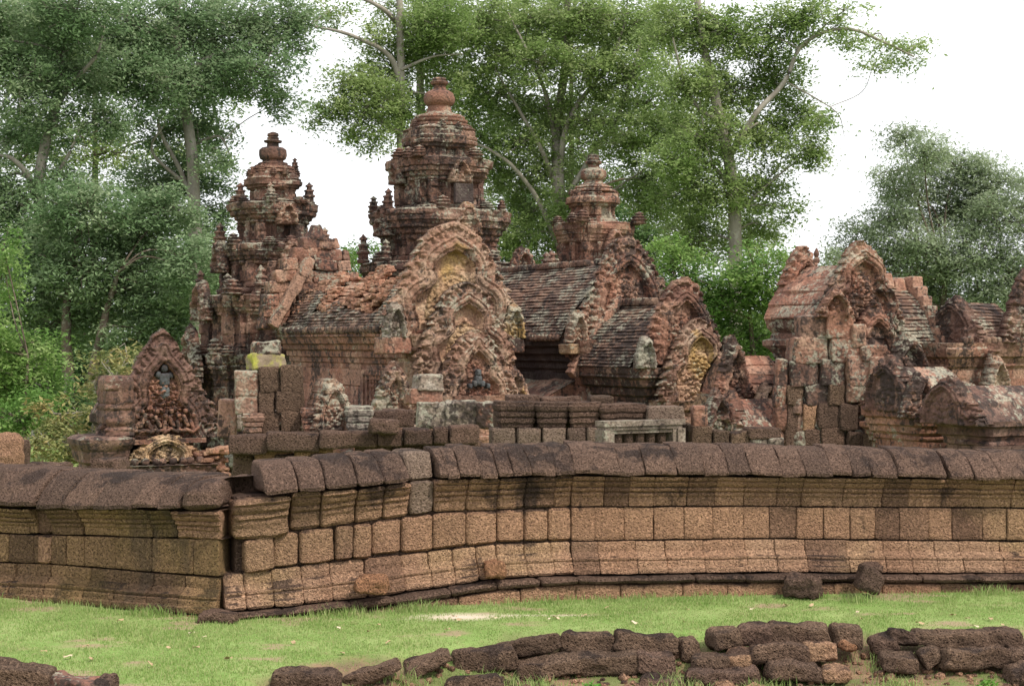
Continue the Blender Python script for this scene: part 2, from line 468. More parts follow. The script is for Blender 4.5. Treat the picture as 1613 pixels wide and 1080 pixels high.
    used = np.unique(Q); remap = np.full(len(V), -1); remap[used] = np.arange(len(used))
    mb.add(V[used] + np.asarray(at), remap[Q], tint=T[used])
    return mb

def gable(name, W, H, at, mat, parent, field=None, relief=None, field_label=None, label=None, **kw):
    """a pediment as a part, its carved field a sub-part when it has another stone"""
    if field is None:
        o = pediment(MB(), W, H, at, **kw).build(name, mat, parent, sharp=180)
    else:
        kw['plain'] = relief is not None
        o = pediment(MB(), W, H, at, split=lambda i, d, bw, hp: ~(i & (d > bw * 1.01)), **kw).build(name, mat, parent, sharp=180)
        t = pediment(MB(), W, H, at, split=lambda i, d, bw, hp: i & (d > bw * .5) & ((hp < .22) if relief else (hp > -1)), **kw).build('carved_field', field, o, sharp=180)
        if relief: pediment(MB(), W, H, at, split=lambda i, d, bw, hp: i & (d > bw * .5) & (hp > .12), **kw).build('relief', relief, o, sharp=180)
    if label: o['label'] = label
    return o

def sample_poly(poly, ds):
    pts, nrm = [], []
    P_ = list(poly) + [poly[0]]
    for a, b in zip(P_[:-1], P_[1:]):
        a, b = np.array(a, float), np.array(b, float); L = np.linalg.norm(b - a); k = max(2, int(round(L / ds)))
        e = min(.018, L * .2)
        ts = np.concatenate([[e / L], np.linspace(0, 1, k + 1)[1:-1], [1 - e / L]]) if L > .06 else np.array([.3, .7])
        for t in ts:
            pts.append(a + (b - a) * t); nrm.append((b - a)[[1, 0]] * [1, -1] / L)
    return np.array(pts), np.array(nrm)

def redent(s):
    s = s * .93
    q = [(s, -.46 * s), (s, .46 * s), (.92 * s, .46 * s), (.92 * s, .72 * s), (.84 * s, .72 * s), (.84 * s, .84 * s), (.72 * s, .84 * s), (.72 * s, .92 * s), (.46 * s, .92 * s), (.46 * s, s)]
    out = []
    for k in range(4):
        c, n = round(math.cos(k * math.pi / 2)), round(math.sin(k * math.pi / 2))
        out += [(c * x - n * y, n * x + c * y) for x, y in q[:-1]] if True else []
    # drop repeats
    o2 = []
    for p in out:
        if not o2 or np.hypot(p[0] - o2[-1][0], p[1] - o2[-1][1]) > 1e-6: o2.append(p)
    return o2

def rect(hx, hy): return [(hx, -hy), (hx, hy), (-hx, hy), (-hx, -hy)]

def loft(mb, poly, prof, ds=.06, dz=.04, at=(0, 0, 0), ruin=.03, carve=.0, niche=None, seed=1, course=.30, blockw=.5, chip=.0, pil=None, cap=True):
    """plan polygon raised through a moulded profile [(z, offset)], its masonry slipped, chipped and carved"""
    pts, nrm = sample_poly(poly, ds)
    m = len(pts)
    z0, z1 = prof[0][0], prof[-1][0]
    zs = np.unique(np.round(np.concatenate([np.arange(z0, z1, dz), [p[0] for p in prof], [z1]]), 4))
    pz, po = [p[0] for p in prof], [p[1] for p in prof]
    zz = [zs[0]]
    zs = np.array([z for i, z in enumerate(zs) if i == 0 or z - zs[i - 1] > .004])
    off = np.interp(zs, np.array(pz) + np.arange(len(pz)) * 1e-5, po)
    per = np.concatenate([[0], np.cumsum(np.linalg.norm(np.diff(pts, axis=0), axis=1))])
    S, Zg = np.meshgrid(per, zs)
    NX, OFF = np.meshgrid(np.arange(m), off)
    row = np.floor(Zg / course)
    cw = S / blockw + .5 * (row % 2) + .37 * _h(row.astype(np.int64), row.astype(np.int64) * 0, row.astype(np.int64) * 0, seed)
    tintg = cellr(cw, row, seed + 5)
    e = ruin * 2 * (cellr(cw, row, seed) - .5)
    jr = np.abs(((Zg / course + .5) % 1) - .5) * course; jc = np.abs(((cw + .5) % 1) - .5) * blockw
    e = e - .022 * np.exp(-(jr / .016) ** 2) - .018 * np.exp(-(jc / .02) ** 2)
    p3 = np.stack([S.ravel(), Zg.ravel(), np.full(S.size, seed * 2.3)], 1)
    e = e + ruin * fbm(p3, 1.6, 4, seed + 1).reshape(S.shape)
    if carve:
        f1, f2 = worley2(S, Zg, 8.0, seed); g1, g2 = worley2(S, Zg, 19.0, seed + 2)
        e = e + carve * (.6 * np.clip((f2 - f1) * 1.5, 0, 1) + .4 * np.clip((g2 - g1) * 1.5, 0, 1) - .5)
    if chip:
        cn = vn(p3, 2.4, seed + 40).reshape(S.shape)
        e = e - chip * np.clip((cn - .35) * 3, 0, 1) * np.clip((OFF - min(po)) / (max(po) - min(po) + 1e-6), 0.15, 1)
    if niche:                      # (half width, z0, z1, depth) on the middle of each side
        for (hw, a, b, dp) in niche:
            mid = np.minimum(np.abs(pts[:, 0]), np.abs(pts[:, 1]))
            side = np.maximum(np.abs(pts[:, 0]), np.abs(pts[:, 1])) > .97 * np.max(np.abs(pts))
            k = (mid < hw) & side
            e = e - dp * k[None] * ((Zg > a) & (Zg < b))
            k2 = (mid >= hw) & (mid < hw * 1.45) & side
            e = e + .04 * k2[None] * ((Zg > a) & (Zg < b + .04))
    if pil:
        w_, dp = pil
        e = e + 1.9 * dp * np.clip(2.2 * np.sin(S / w_ * np.pi), -1, 1) * ((Zg > z0 + .12 * (z1 - z0)) & (OFF < min(po) + .02))
    base = pts[None] + nrm[None] * 0
    sc = np.max(np.abs(pts), axis=0)
    d = OFF + e
    # move out along the side's normal and, near corners, along both
    rad = pts / np.maximum(np.max(np.abs(pts)), 1e-6)
    dirv = .5 * nrm + .5 * np.sign(pts) * (np.abs(pts) / sc) ** 2
    dirv = np.where(np.linalg.norm(dirv, axis=1, keepdims=True) < .3, nrm, dirv)
    V = np.stack([base[..., 0] + d * dirv[None, :, 0], base[..., 1] + d * dirv[None, :, 1], Zg + .010 * vn(p3, 5, seed + 7).reshape(S.shape)], -1).reshape(-1, 3)
    nr = len(zs)
    q = grid_q(nr, m, True)
    t = []
    if cap:
        V = np.concatenate([V, [[0, 0, zs[-1]]]]); k = len(V) - 1
        t = [((nr - 1) * m + i, (nr - 1) * m + (i + 1) % m, k) for i in range(m)]
        tt = np.concatenate([tintg.ravel(), [.4]])
    else: tt = tintg.ravel()
    mb.add(V + np.asarray(at), q, t, tint=tt)
    return mb

def lathe(mb, prof, n=40, at=(0, 0, 0), seed=1, rough=.012, petals=0, pet=.03):
    pr = np.array(prof, float)
    zs = []
    for a, b in zip(pr[:-1], pr[1:]):
        k = max(2, int(np.hypot(*(b - a)) / .035))
        zs += [a + (b - a) * t for t in np.arange(k) / k]
    zs.append(pr[-1]); zs = np.array(zs)
    an = np.linspace(0, 2 * np.pi, n, endpoint=False)
    r = zs[:, 1][:, None] + np.zeros(n)[None]
    if petals: r = r + pet * (np.abs(np.sin(an * petals / 2))[None] - .5) * (zs[:, 1] > .5 * pr[:, 1].max())[:, None]
    V = np.stack([r * np.cos(an), r * np.sin(an), zs[:, 0][:, None] + 0 * r], -1).reshape(-1, 3)
    V = V + vec3(V + seed, 3.5, 3, seed) * rough * np.array([1, 1, .5])
    m = len(zs)
    V = np.concatenate([V, [[0, 0, zs[0, 0]], [0, 0, zs[-1, 0]]]])
    t = [((m - 1) * n + i, (m - 1) * n + (i + 1) % n, len(V) - 1) for i in range(n)] + [((i + 1) % n, i, len(V) - 2) for i in range(n)]
    mb.add(V + np.asarray(at), grid_q(m, n, True), t, tint=.35 + .3 * vn(V, 2.0, seed))
    return mb

def vault(mb, hw, z0, z1, y0, y1, courses=18, step=.045, bow=.22, seed=1, tilew=.24, rag=.012, at=(0, 0, 0), ds=.07, ridge=True, thick=True, miss=None, hold=0.0):
    """a corbelled roof along y: courses stepping in from both eaves to the ridge"""
    per = 9
    ys = np.arange(y0, y1 + ds * .5, ds); ny = len(ys)
    T = np.linspace(0, 1, courses * per + 1)
    fr = (T * courses) % 1; ci = np.minimum(np.floor(T * courses), courses - 1)
    nose = step * (np.clip(1 - fr * 1.15, 0, 1) ** .6)
    nose[fr < 1e-6] = 0
    bx = hw * (1 - T) + bow * np.sin(np.pi * T) * (hw * .55); bz = z0 + (z1 - z0) * T
    Yg, Tg = np.meshgrid(ys, T)
    CI = np.broadcast_to(ci[:, None], Yg.shape)
    cw = Yg / tilew + .5 * (CI % 2)
    for sgn in (-1, 1):
        e = rag * 2 * (cellr(cw, CI, seed + int(sgn)) - .5) + rag * 1.5 * vn(np.stack([Yg.ravel() * 2, CI.ravel() * 5.1, np.full(Yg.size, seed + sgn)], 1), 1.3, seed).reshape(Yg.shape)
        jc = np.abs(((cw + .5) % 1) - .5) * tilew
        e = e - .016 * np.exp(-(jc / .02) ** 2)
        wav = fbm(np.stack([Yg.ravel(), Tg.ravel() * 3, np.full(Yg.size, seed + 9 * sgn)], 1), .9, 3, seed + 3).reshape(Yg.shape)
        rad = bx[:, None] + nose[:, None] + e + .035 * wav
        Zg = bz[:, None] + .02 * wav + .012 * vn(np.stack([Yg.ravel(), CI.ravel() * 7.7, np.full(Yg.size, seed)], 1), 2.3, seed + 5).reshape(Yg.shape) - hold * np.sin((Yg - y0) / (y1 - y0) * np.pi) * Tg
        V = np.stack([sgn * np.maximum(rad, .0), Yg, Zg], -1).reshape(-1, 3)
        q = grid_q(len(T), ny)
        if sgn > 0: q = q[:, ::-1]
        if miss is not None:
            c = V[q].mean(1); q = q[~miss(c, sgn)]
        mb.add(V + np.asarray(at), q, tint=cellr(cw, CI, seed + 3).ravel())
    if miss is None:
        for yy in (y0 + .03, ys[-1] - .03):
            k = len(T); V = np.concatenate([np.stack([bx * .99, 0 * bx + yy, bz], 1), np.stack([-bx * .99, 0 * bx + yy, bz], 1)])
            i = np.arange(k - 1); mb.add(V + np.asarray(at), np.stack([i, i + 1, k + i + 1, k + i], 1), tint=.3)
    return mb

def ridge_row(mb, z, y0, y1, r=.13, step=.3, at=(0, 0, 0), seed=1, skip=.1):
    y = y0
    while y < y1 - .05:
        w = min(step * random.uniform(.8, 1.15), y1 - y)
        if random.random() > skip: block(mb, np.array((0, y + w / 2, z)) + at, (r * 2, w * .96, r * 1.5), (0, random.uniform(-.06, .06), 0), r=.05, n=4, amp=.012)
        y += w

def eave_tiles(mb, x, z, y0, y1, step=.2, r=.085, at=(0, 0, 0), along='y', skip=.06):
    """row of antefix tile ends along an eave"""
    y = y0
    while y < y1:
        if random.random() > skip:
            c = (x, y, z) if along == 'y' else (y, x, z)
            block(mb, np.array(c) + at + np.array([0, 0, random.uniform(-.01, .01)]), (r * 1.7, r * 1.9, r * 2.1) if along == 'y' else (r * 1.9, r * 1.7, r * 2.1), r=r * .85, n=3, amp=.012)
        y += step

# ------------------------------------------------------------------ enclosure wall built of courses along a measured run
def interp(tab, px):
    t = np.array(tab, float); return np.array([np.interp(px, t[:, 0], t[:, k]) for k in range(1, t.shape[1])])

class Run:
    """a wall run: stations in photo px along its foot line, each with its distance and its joint heights (px rows turned to metres)"""
    def __init__(s, dist, rows):
        s.dist, s.rows = dist, rows
    def at(s, px):
        D = interp(s.dist, px)[0]; p = P(px, CY, D)
        D2 = interp(s.dist, px + 2)[0]; p2 = P(px + 2, CY, D2)
        t = (p2 - p)[:2]; t /= np.linalg.norm(t)
        n = np.array((t[1], -t[0]))            # towards the lawn
        z = EYE - (interp(s.rows, px) - CY) * D / F
        return p, n, t, z
    def metres(s, pxw, px): return pxw * interp(s.dist, px)[0] / F

def run_block(mb, run, px0, px1, top, bot, prof, depth=.7, r=.03, amp=.014, tint=None, seed=None, push=0.0, tilt=0.0, lift=0.0):
    """one stone of a course between photo columns px0..px1: prof [(t, d)], t 0 foot .. 1 top, d outwards"""
    seed = random.randrange(9999) if seed is None else seed
    tint = random.random() if tint is None else tint
    W = run.metres(px1 - px0, (px0 + px1) / 2)
    prof = np.array(prof, float)
    tt, dd = [], []
    for a, b in zip(prof[:-1], prof[1:]):
        k = max(1, int(np.hypot((b[0] - a[0]) * .4, b[1] - a[1]) / .035))
        for i in range(k): tt.append(a[0] + (b[0] - a[0]) * i / k); dd.append(a[1] + (b[1] - a[1]) * i / k)
    tt.append(prof[-1, 0]); dd.append(prof[-1, 1])
    tt, dd = np.array(tt), np.array(dd)
    nb = 5
    loop_t = np.concatenate([tt, np.full(nb, 1.0), np.linspace(1, 0, nb), np.full(nb - 1, 0.0)])
    loop_d = np.concatenate([dd, np.linspace(dd[-1], -depth, nb + 1)[1:], np.full(nb, -depth), np.linspace(-depth, dd[0], nb + 1)[1:-1]])
    nl = len(loop_t)
    k = max(4, int(W / .09))
    e = np.array([0, .12, .4, 1.0]) * min(r * 1.3, W * .25)
    st = np.concatenate([e, np.linspace(e[-1], W - e[-1], k)[1:-1], W - e[::-1]])
    V = np.zeros((len(st), nl, 3))
    rr = e[-1]
    for i, x in enumerate(st):
        px = px0 + (px1 - px0) * x / W
        p, n, t, z = run.at(px)
        zt, zb = z[top], z[bot]; h = zt - zb
        q = min(x, W - x); ins = 0.0
        if q < rr: ins = rr * (1 - math.sqrt(max(0, 1 - ((rr - q) / rr) ** 2))) * .8
        iz = np.minimum(ins + .012, h * .3)
        dz = np.clip(loop_t * h, iz, h - iz)
        # round the long arrises of the face
        edge = np.minimum(loop_t * h, (1 - loop_t) * h)
        round_ = np.where(edge < r, r * (1 - np.sqrt(np.clip(1 - ((r - edge) / r) ** 2, 0, 1))), 0) * .8
        d = np.where(loop_d > -depth + .01, loop_d - np.maximum(ins, round_), loop_d + ins) + push
        V[i, :, 0] = p[0] + n[0] * d; V[i, :, 1] = p[1] + n[1] * d; V[i, :, 2] = zb + dz + lift + tilt * (x - W / 2)
    V = V.reshape(-1, 3)
    V = V + vec3(V, 3.2, 3, seed) * amp + vec3(V, 13, 2, seed + 1) * amp * .35
    q = grid_q(len(st), nl, True)
    n0 = len(V)
    c0, c1 = V[:nl].mean(0), V[-nl:].mean(0)
    V = np.concatenate([V, [c0, c1]])
    t = [(i, n0, (i + 1) % nl) for i in range(nl)] + [(n0 - nl + (i + 1) % nl, n0 + 1, n0 - nl + i) for i in range(nl)]
    t = [(a, c, b) for a, b, c in t]
    mb.add(V, q[:, ::-1] * 1, t, tint=tint)

PR_MID = [(0, 0), (1, 0)]
PR_BASE = [(0, .20), (.18, .19), (.22, .155), (.36, .15), (.40, .12), (.44, .135), (.49, .135), (.53, .06), (.60, .045), (.66, .0), (1, 0)]
PR_CORN = [(0, 0), (.30, .0), (.36, .025), (.43, .025), (.46, .012), (.52, .06), (.60, .06), (.63, .045), (.70, .10), (.80, .12), (.82, .105), (.88, .15), (1, .16)]
PR_COPE = [(0, .20), (.06, .25), (.16, .255), (.24, .225), (.50, .115), (.74, -.03), (.90, -.17), (1, -.34)]
PR_STEP = [(0, .34), (.80, .34), (1, .33)]

def course(mb, run, px0, px1, top, bot, prof, w=(58, 84), cuts=None, jit=.013, lj=0.0, **kw):
    xs = [px0]
    if cuts: xs += [c for c in cuts if px0 < c < px1]
    else:
        while xs[-1] < px1 - w[1]: xs.append(xs[-1] + random.uniform(*w))
    xs.append(px1)
    for a, b in zip(xs[:-1], xs[1:]):
        run_block(mb, run, a + .2, b - .2, top, bot, prof, push=random.uniform(-jit, jit), **dict(kw, lift=kw.get('lift', 0) + random.uniform(-lj, lj)))

# ------------------------------------------------------------------ ground
EDGE = [(-200, 14.6), (300, 15.1), (430, 15.75), (540, 16.5), (640, 16.95), (720, 17.35), (800, 17.75), (900, 17.95), (1065, 17.95), (1700, 18.0), (2600, 18.2)]
def edge_d(x, y):
    px = CX + x * F / np.maximum(y, 1)
    t = np.array(EDGE); return np.interp(px, t[:, 0], t[:, 1]) + .42 * np.clip((px - 330) / 90, 0, 1)
def ground_z(x, y):
    x = np.asarray(x, float); y = np.asarray(y, float)
    e = edge_d(x, y) - y
    z = -np.clip(e, 0, .9) * .34 - np.clip(e - .9, 0, 6) * .10
    z = z * np.clip(1 - (e - 7) / 30, .4, 1)
    p = np.stack([x.ravel(), y.ravel(), 0 * x.ravel()], 1)
    return z + (.035 * fbm(p, .6, 3, 5) + .012 * fbm(p, 3, 2, 6)).reshape(x.shape) * np.clip(1.5 - np.abs(y - 18) / 20, 0, 1) - .25 * np.clip((y - 24) / 3, 0, 1)

def soil_amount(x, y):
    """bare earth: the bank, the pale worn patch, small bald spots"""
    e = edge_d(x, y) - y
    p = np.stack([x.ravel(), y.ravel(), 0 * x.ravel()], 1)
    nz = fbm(p, 1.1, 4, 3).reshape(x.shape)
    px = CX + x * F / y; D0 = 3.4 * F / (970 - 540)
    sand = np.clip(1.15 - np.hypot((px - 735) / 105, (y - D0 - (px - 735) * .0006) / .26) + .35 * nz, 0, 1)
    tail = np.clip(1 - np.hypot((px - 880) / 120, (y - D0 - .12) / .10) + .3 * nz, 0, 1) * .8
    bald = np.clip((fbm(p * [1, 1.9, 1], 1.5, 3, 77).reshape(x.shape) - .22) * 4, 0, 1) * .85
    bank = np.clip((e + .05 + .5 * nz) * 2.2, 0, 1)
    return bank, np.clip(sand + tail, 0, 1), bald

def ground():
    xs = np.concatenate([-np.geomspace(14, 1800, 22)[::-1], np.arange(-13.5, 13.51, .09), np.geomspace(14, 1800, 22)])
    ys = np.concatenate([[-60, -20, 0, 6, 9, 11], np.arange(12, 23.5, .07), np.geomspace(24, 2600, 40)])
    X, Y = np.meshgrid(xs, ys)
    V = np.stack([X, Y, ground_z(X, Y)], -1).reshape(-1, 3)
    mb = MB().add(V, grid_q(len(ys), len(xs)))
    n = N('lawn_soil')
    g = n.mix(n.ramp(n.noise(1.2, 5, .6), .35, .65), (.17, .265, .07), (.25, .33, .115))
    g = n.mix(n.ramp(n.noise(9, 4, .7), .45, .75, 0, .6), g, (.23, .19, .10))
    g = n.mix(n.ramp(n.noise(.45, 3, .5, off=4), .5, .7, 0, .35), g, (.30, .27, .13))
    s = n.mix(n.ramp(n.noise(3, 5, .6), .35, .65), (.25, .165, .10), (.15, .105, .07))
    s = n.mix(n.ramp(n.noise(1.6, 5, .65, off=9), .48, .58, 0, .8), s, (.14, .18, .06))
    c = n.mix(n.attr('bald'), g, (.30, .215, .145))
    c = n.mix(n.attr('bank'), c, s)
    c = n.mix(n.attr('sand'), c, (.60, .50, .40))
    b = n.bump(n.noise(28, 6, .7), .8, .03)
    m = n.finish(c, .95, b, .1)
    o = mb.build('ground', m)
    bank, sand, bald = soil_amount(X, np.maximum(Y, 1.0))
    near = (np.abs(Y - 17) < 6) & (np.abs(X) < 14)
    for k, v in (('bank', np.where(near, bank, 0)), ('sand', np.where(near, sand, 0)), ('bald', np.where(near, bald, 0))):
        a = o.data.attributes.new(k, 'FLOAT', 'POINT'); a.data.foreach_set("value", v.ravel().astype(np.float32))
    tag(o, kind='structure')
ground()

# ------------------------------------------------------------------ the outer enclosure wall
right_run = Run([(300, 19.35), (345, 19.5), (560, 20.1), (680, 20.5), (900, 21.05), (1200, 21.4), (1600, 21.75), (1800, 21.9)],
    [(300, 741, 790, 854, 910, 966, 974, 992), (345, 735, 785, 850, 905, 962, 970, 988), (420, 728, 778, 843, 897, 954, 964, 980), (560, 716, 766, 825, 880, 940, 953, 970), (680, 707, 754, 808, 868, 923, 937, 960),
     (780, 702, 750, 803, 856, 908, 922, 953), (900, 699, 747, 798, 852, 902, 914, 948), (1200, 702, 749, 797, 848, 898, 911, 945), (1600, 709, 753, 800, 852, 900, 912, 938), (1800, 712, 756, 802, 853, 900, 912, 936)])
left_run = Run([(-300, 22.7), (-60, 21.45), (75, 20.75), (345, 19.45)],
    [(-300, 722, 790, 834, 880, 932, 950), (-60, 734, 795, 838, 884, 938, 954), (75, 741, 800, 842, 888, 946, 960), (345, 752, 800, 849, 909, 966, 984)])

w = thing('laterite_wall', 'long weathered laterite enclosure wall with moulded cornice and dark rounded coping, bowing behind the lawn', 'wall', P(1000, 940, 21.2) * [1, 1, 0])
bl = tuple(w.location)
def wall_part(name, mat, mb, parent, **kw):
    o = mb.build(name, mat, parent, **kw)
    o.location = tuple(-np.array(parent.location)); return o
END = 1760
mb = MB(); course(mb, right_run, 372, END, 5, 6, PR_STEP, w=(70, 120), amp=.02, depth=.4)
wall_part('plinth', M['lat'], mb, w)
mb = MB(); course(mb, right_run, 352, END, 4, 5, [(0, .36), (.5, .40), (1, .37)], w=(60, 130), amp=.022, r=.03, depth=.4)
wall_part('footing_ledge', M['lat_dark'], mb, w)
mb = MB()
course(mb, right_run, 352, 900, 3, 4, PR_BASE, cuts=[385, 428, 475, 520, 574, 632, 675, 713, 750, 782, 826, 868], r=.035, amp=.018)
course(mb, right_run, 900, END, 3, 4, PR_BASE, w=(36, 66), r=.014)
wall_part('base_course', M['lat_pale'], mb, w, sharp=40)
mb = MB()
for a, b in ((398, 430), (430, 472), (472, 528), (528, 556), (556, 586), (586, 633)):
    run_block(mb, right_run, a + .6, b - .6, 2, 3, PR_MID, push=random.uniform(-.02, .05), r=.06, amp=.022, tilt=random.uniform(-.04, .02))
course(mb, right_run, 633, 900, 2, 3, PR_MID, cuts=[682, 735, 783, 826, 864], r=.05, amp=.016)
course(mb, right_run, 900, END, 2, 3, PR_MID, w=(34, 50), r=.015, amp=.014)
wall_part('middle_course', M['lat'], mb, w, sharp=40)
mb = MB()
for a, b in ((458, 505), (505, 559), (559, 603), (603, 643)):
    run_block(mb, right_run, a + .6, b - .6, 1, 2, PR_CORN, push=random.uniform(-.03, .03), r=.045, amp=.02, tilt=random.uniform(-.03, .02))
course(mb, right_run, 683, 900, 1, 2, PR_CORN, cuts=[735, 783, 826, 873], r=.035, amp=.016)
course(mb, right_run, 900, END, 1, 2, PR_CORN, w=(38, 66), r=.014, amp=.013)
wall_part('cornice_course', M['lat_cornice'], mb, w, sharp=40)
mb = MB()
for a, b in ((410, 464), (464, 508), (508, 558), (558, 596), (596, 638)):
    run_block(mb, right_run, a + .6, b - .6, 0, 1, PR_COPE, push=random.uniform(-.03, .03), r=.05, amp=.024, tilt=random.uniform(-.05, .02))
course(mb, right_run, 686, 900, 0, 1, PR_COPE, cuts=[698, 718, 750, 777, 800, 829, 868], r=.03, amp=.026, jit=.035, lj=.018)
course(mb, right_run, 900, 1480, 0, 1, PR_COPE, w=(24, 56), r=.018, amp=.028, jit=.03, lj=.016)
course(mb, right_run, 1487, END, 0, 1, PR_COPE, w=(36, 60), r=.02, amp=.028, lift=-.02, jit=.03, lj=.012)
wall_part('coping', M['lat_dark'], mb, w, sharp=40)
mb = MB()
run_block(mb, right_run, 645, 682, 1, 2, [(0, .02), (1, .05)], r=.06, amp=.03)
run_block(mb, right_run, 640, 684, 0, 1, [(0, .02), (.5, -.02), (1, -.15)], r=.06, amp=.035, lift=-.02)
wall_part('patched_stone', M['lat_grey'], mb, w)

mb = MB(); course(mb, right_run, 372, END, 1, 4, [(0, -.10), (1, -.10)], w=(60, 90), depth=.55, amp=.01)
wall_part('wall_core', M['lat_dark'], mb, w)
# stones slipped off the corner of the right run
def loose_run(name, label, px0, px1, a, b, prof, mat, group=None, **kw):
    mb = MB(); run_block(mb, right_run, px0, px1, a, b, prof, **kw)
    o = mb.build(name, mat, sharp=40)
    c = np.array([v.co for v in o.data.vertices]).mean(0)
    o.data.transform(Matrix.Translation(Vector(-c))); o.location = c
    return tag(o, label, 'stone block', group)
loose_run('laterite_block', 'moulded laterite block slipped forward at the corner, under the first coping stone', 366, 455, 1, 2, PR_CORN, M['lat'], push=.06, r=.06, amp=.03, lift=-.03, tint=.2)
loose_run('laterite_block', 'dark sided laterite block leaning at the corner crack, below the slipped moulded block', 384, 431, 2, 3, PR_MID, M['lat'], push=.07, r=.06, amp=.03, lift=-.02, tint=.25)

w2 = thing('laterite_wall', 'short mossy laterite wall with rounded coping running off left from the leaning corner', 'wall', P(100, 950, 20.7) * [1, 1, 0])
mb = MB()
course(mb, left_run, -260, 345, 4, 5, [(0, .22), (1, .22)], w=(60, 100), amp=.02, depth=.9)
course(mb, left_run, -260, 345, 3, 4, PR_BASE, w=(44, 70), r=.018, depth=.9)
course(mb, left_run, -260, 62, 2, 3, PR_MID, w=(34, 48), r=.02, push_=0) if False else course(mb, left_run, -260, 62, 2, 3, PR_MID, w=(34, 48), r=.02, depth=.8)
course(mb, left_run, 80, 345, 2, 3, PR_MID, cuts=[104, 131, 182, 239, 304], r=.016, depth=.85, amp=.010)
course(mb, left_run, -260, 58, 1, 2, PR_CORN, w=(40, 60), r=.02, depth=.8)
course(mb, left_run, 82, 278, 1, 2, PR_CORN, w=(40, 60), r=.016, depth=.8)
wall_part('wall_face', M['lat_shade'], mb, w2, sharp=40)
mb = MB()
run_block(mb, left_run, 60, 81, 2, 3, [(0, .03), (1, .02)], r=.05, amp=.03, depth=.5)
run_block(mb, left_run, 56, 82, 1, 2, [(0, -.03), (1, .0)], r=.05, amp=.03, depth=.5)
wall_part('patched_stone', M['lat'], mb, w2)
mb = MB()
course(mb, left_run, -260, 74, 0, 1, PR_COPE, w=(50, 90), r=.03, amp=.028, depth=.75, jit=.03, lj=.012)
course(mb, left_run, 76, 300, 0, 1, PR_COPE, cuts=[118, 168, 228, 266], r=.02, amp=.03, depth=.8, jit=.02, lj=.01)
wall_part('coping', M['lat_dark'], mb, w2, sharp=40)
def loose_left(label, px0, px1, a, b, prof, mat, **kw):
    mb = MB(); run_block(mb, left_run, px0, px1, a, b, prof, **kw)
    o = mb.build('laterite_block', mat, sharp=40)
    c = np.array([v.co for v in o.data.vertices]).mean(0)
    o.data.transform(Matrix.Translation(Vector(-c))); o.location = c
    return tag(o, label, 'stone block')
loose_left('pale patched coping stone crowning the end of the mossy wall', 300, 352, 0, 1, [(0, .2), (.2, .24), (.6, .18), (.85, .05), (1, -.1)], M['lat_dark'], r=.08, amp=.04, depth=.85, lift=-.02, tint=.9)
loose_left('moulded cornice block with a broken top under the end coping stone of the mossy wall', 279, 348, 1, 2, PR_CORN, M['lat'], r=.04, amp=.02, depth=.8, lift=-.02, tint=.5)

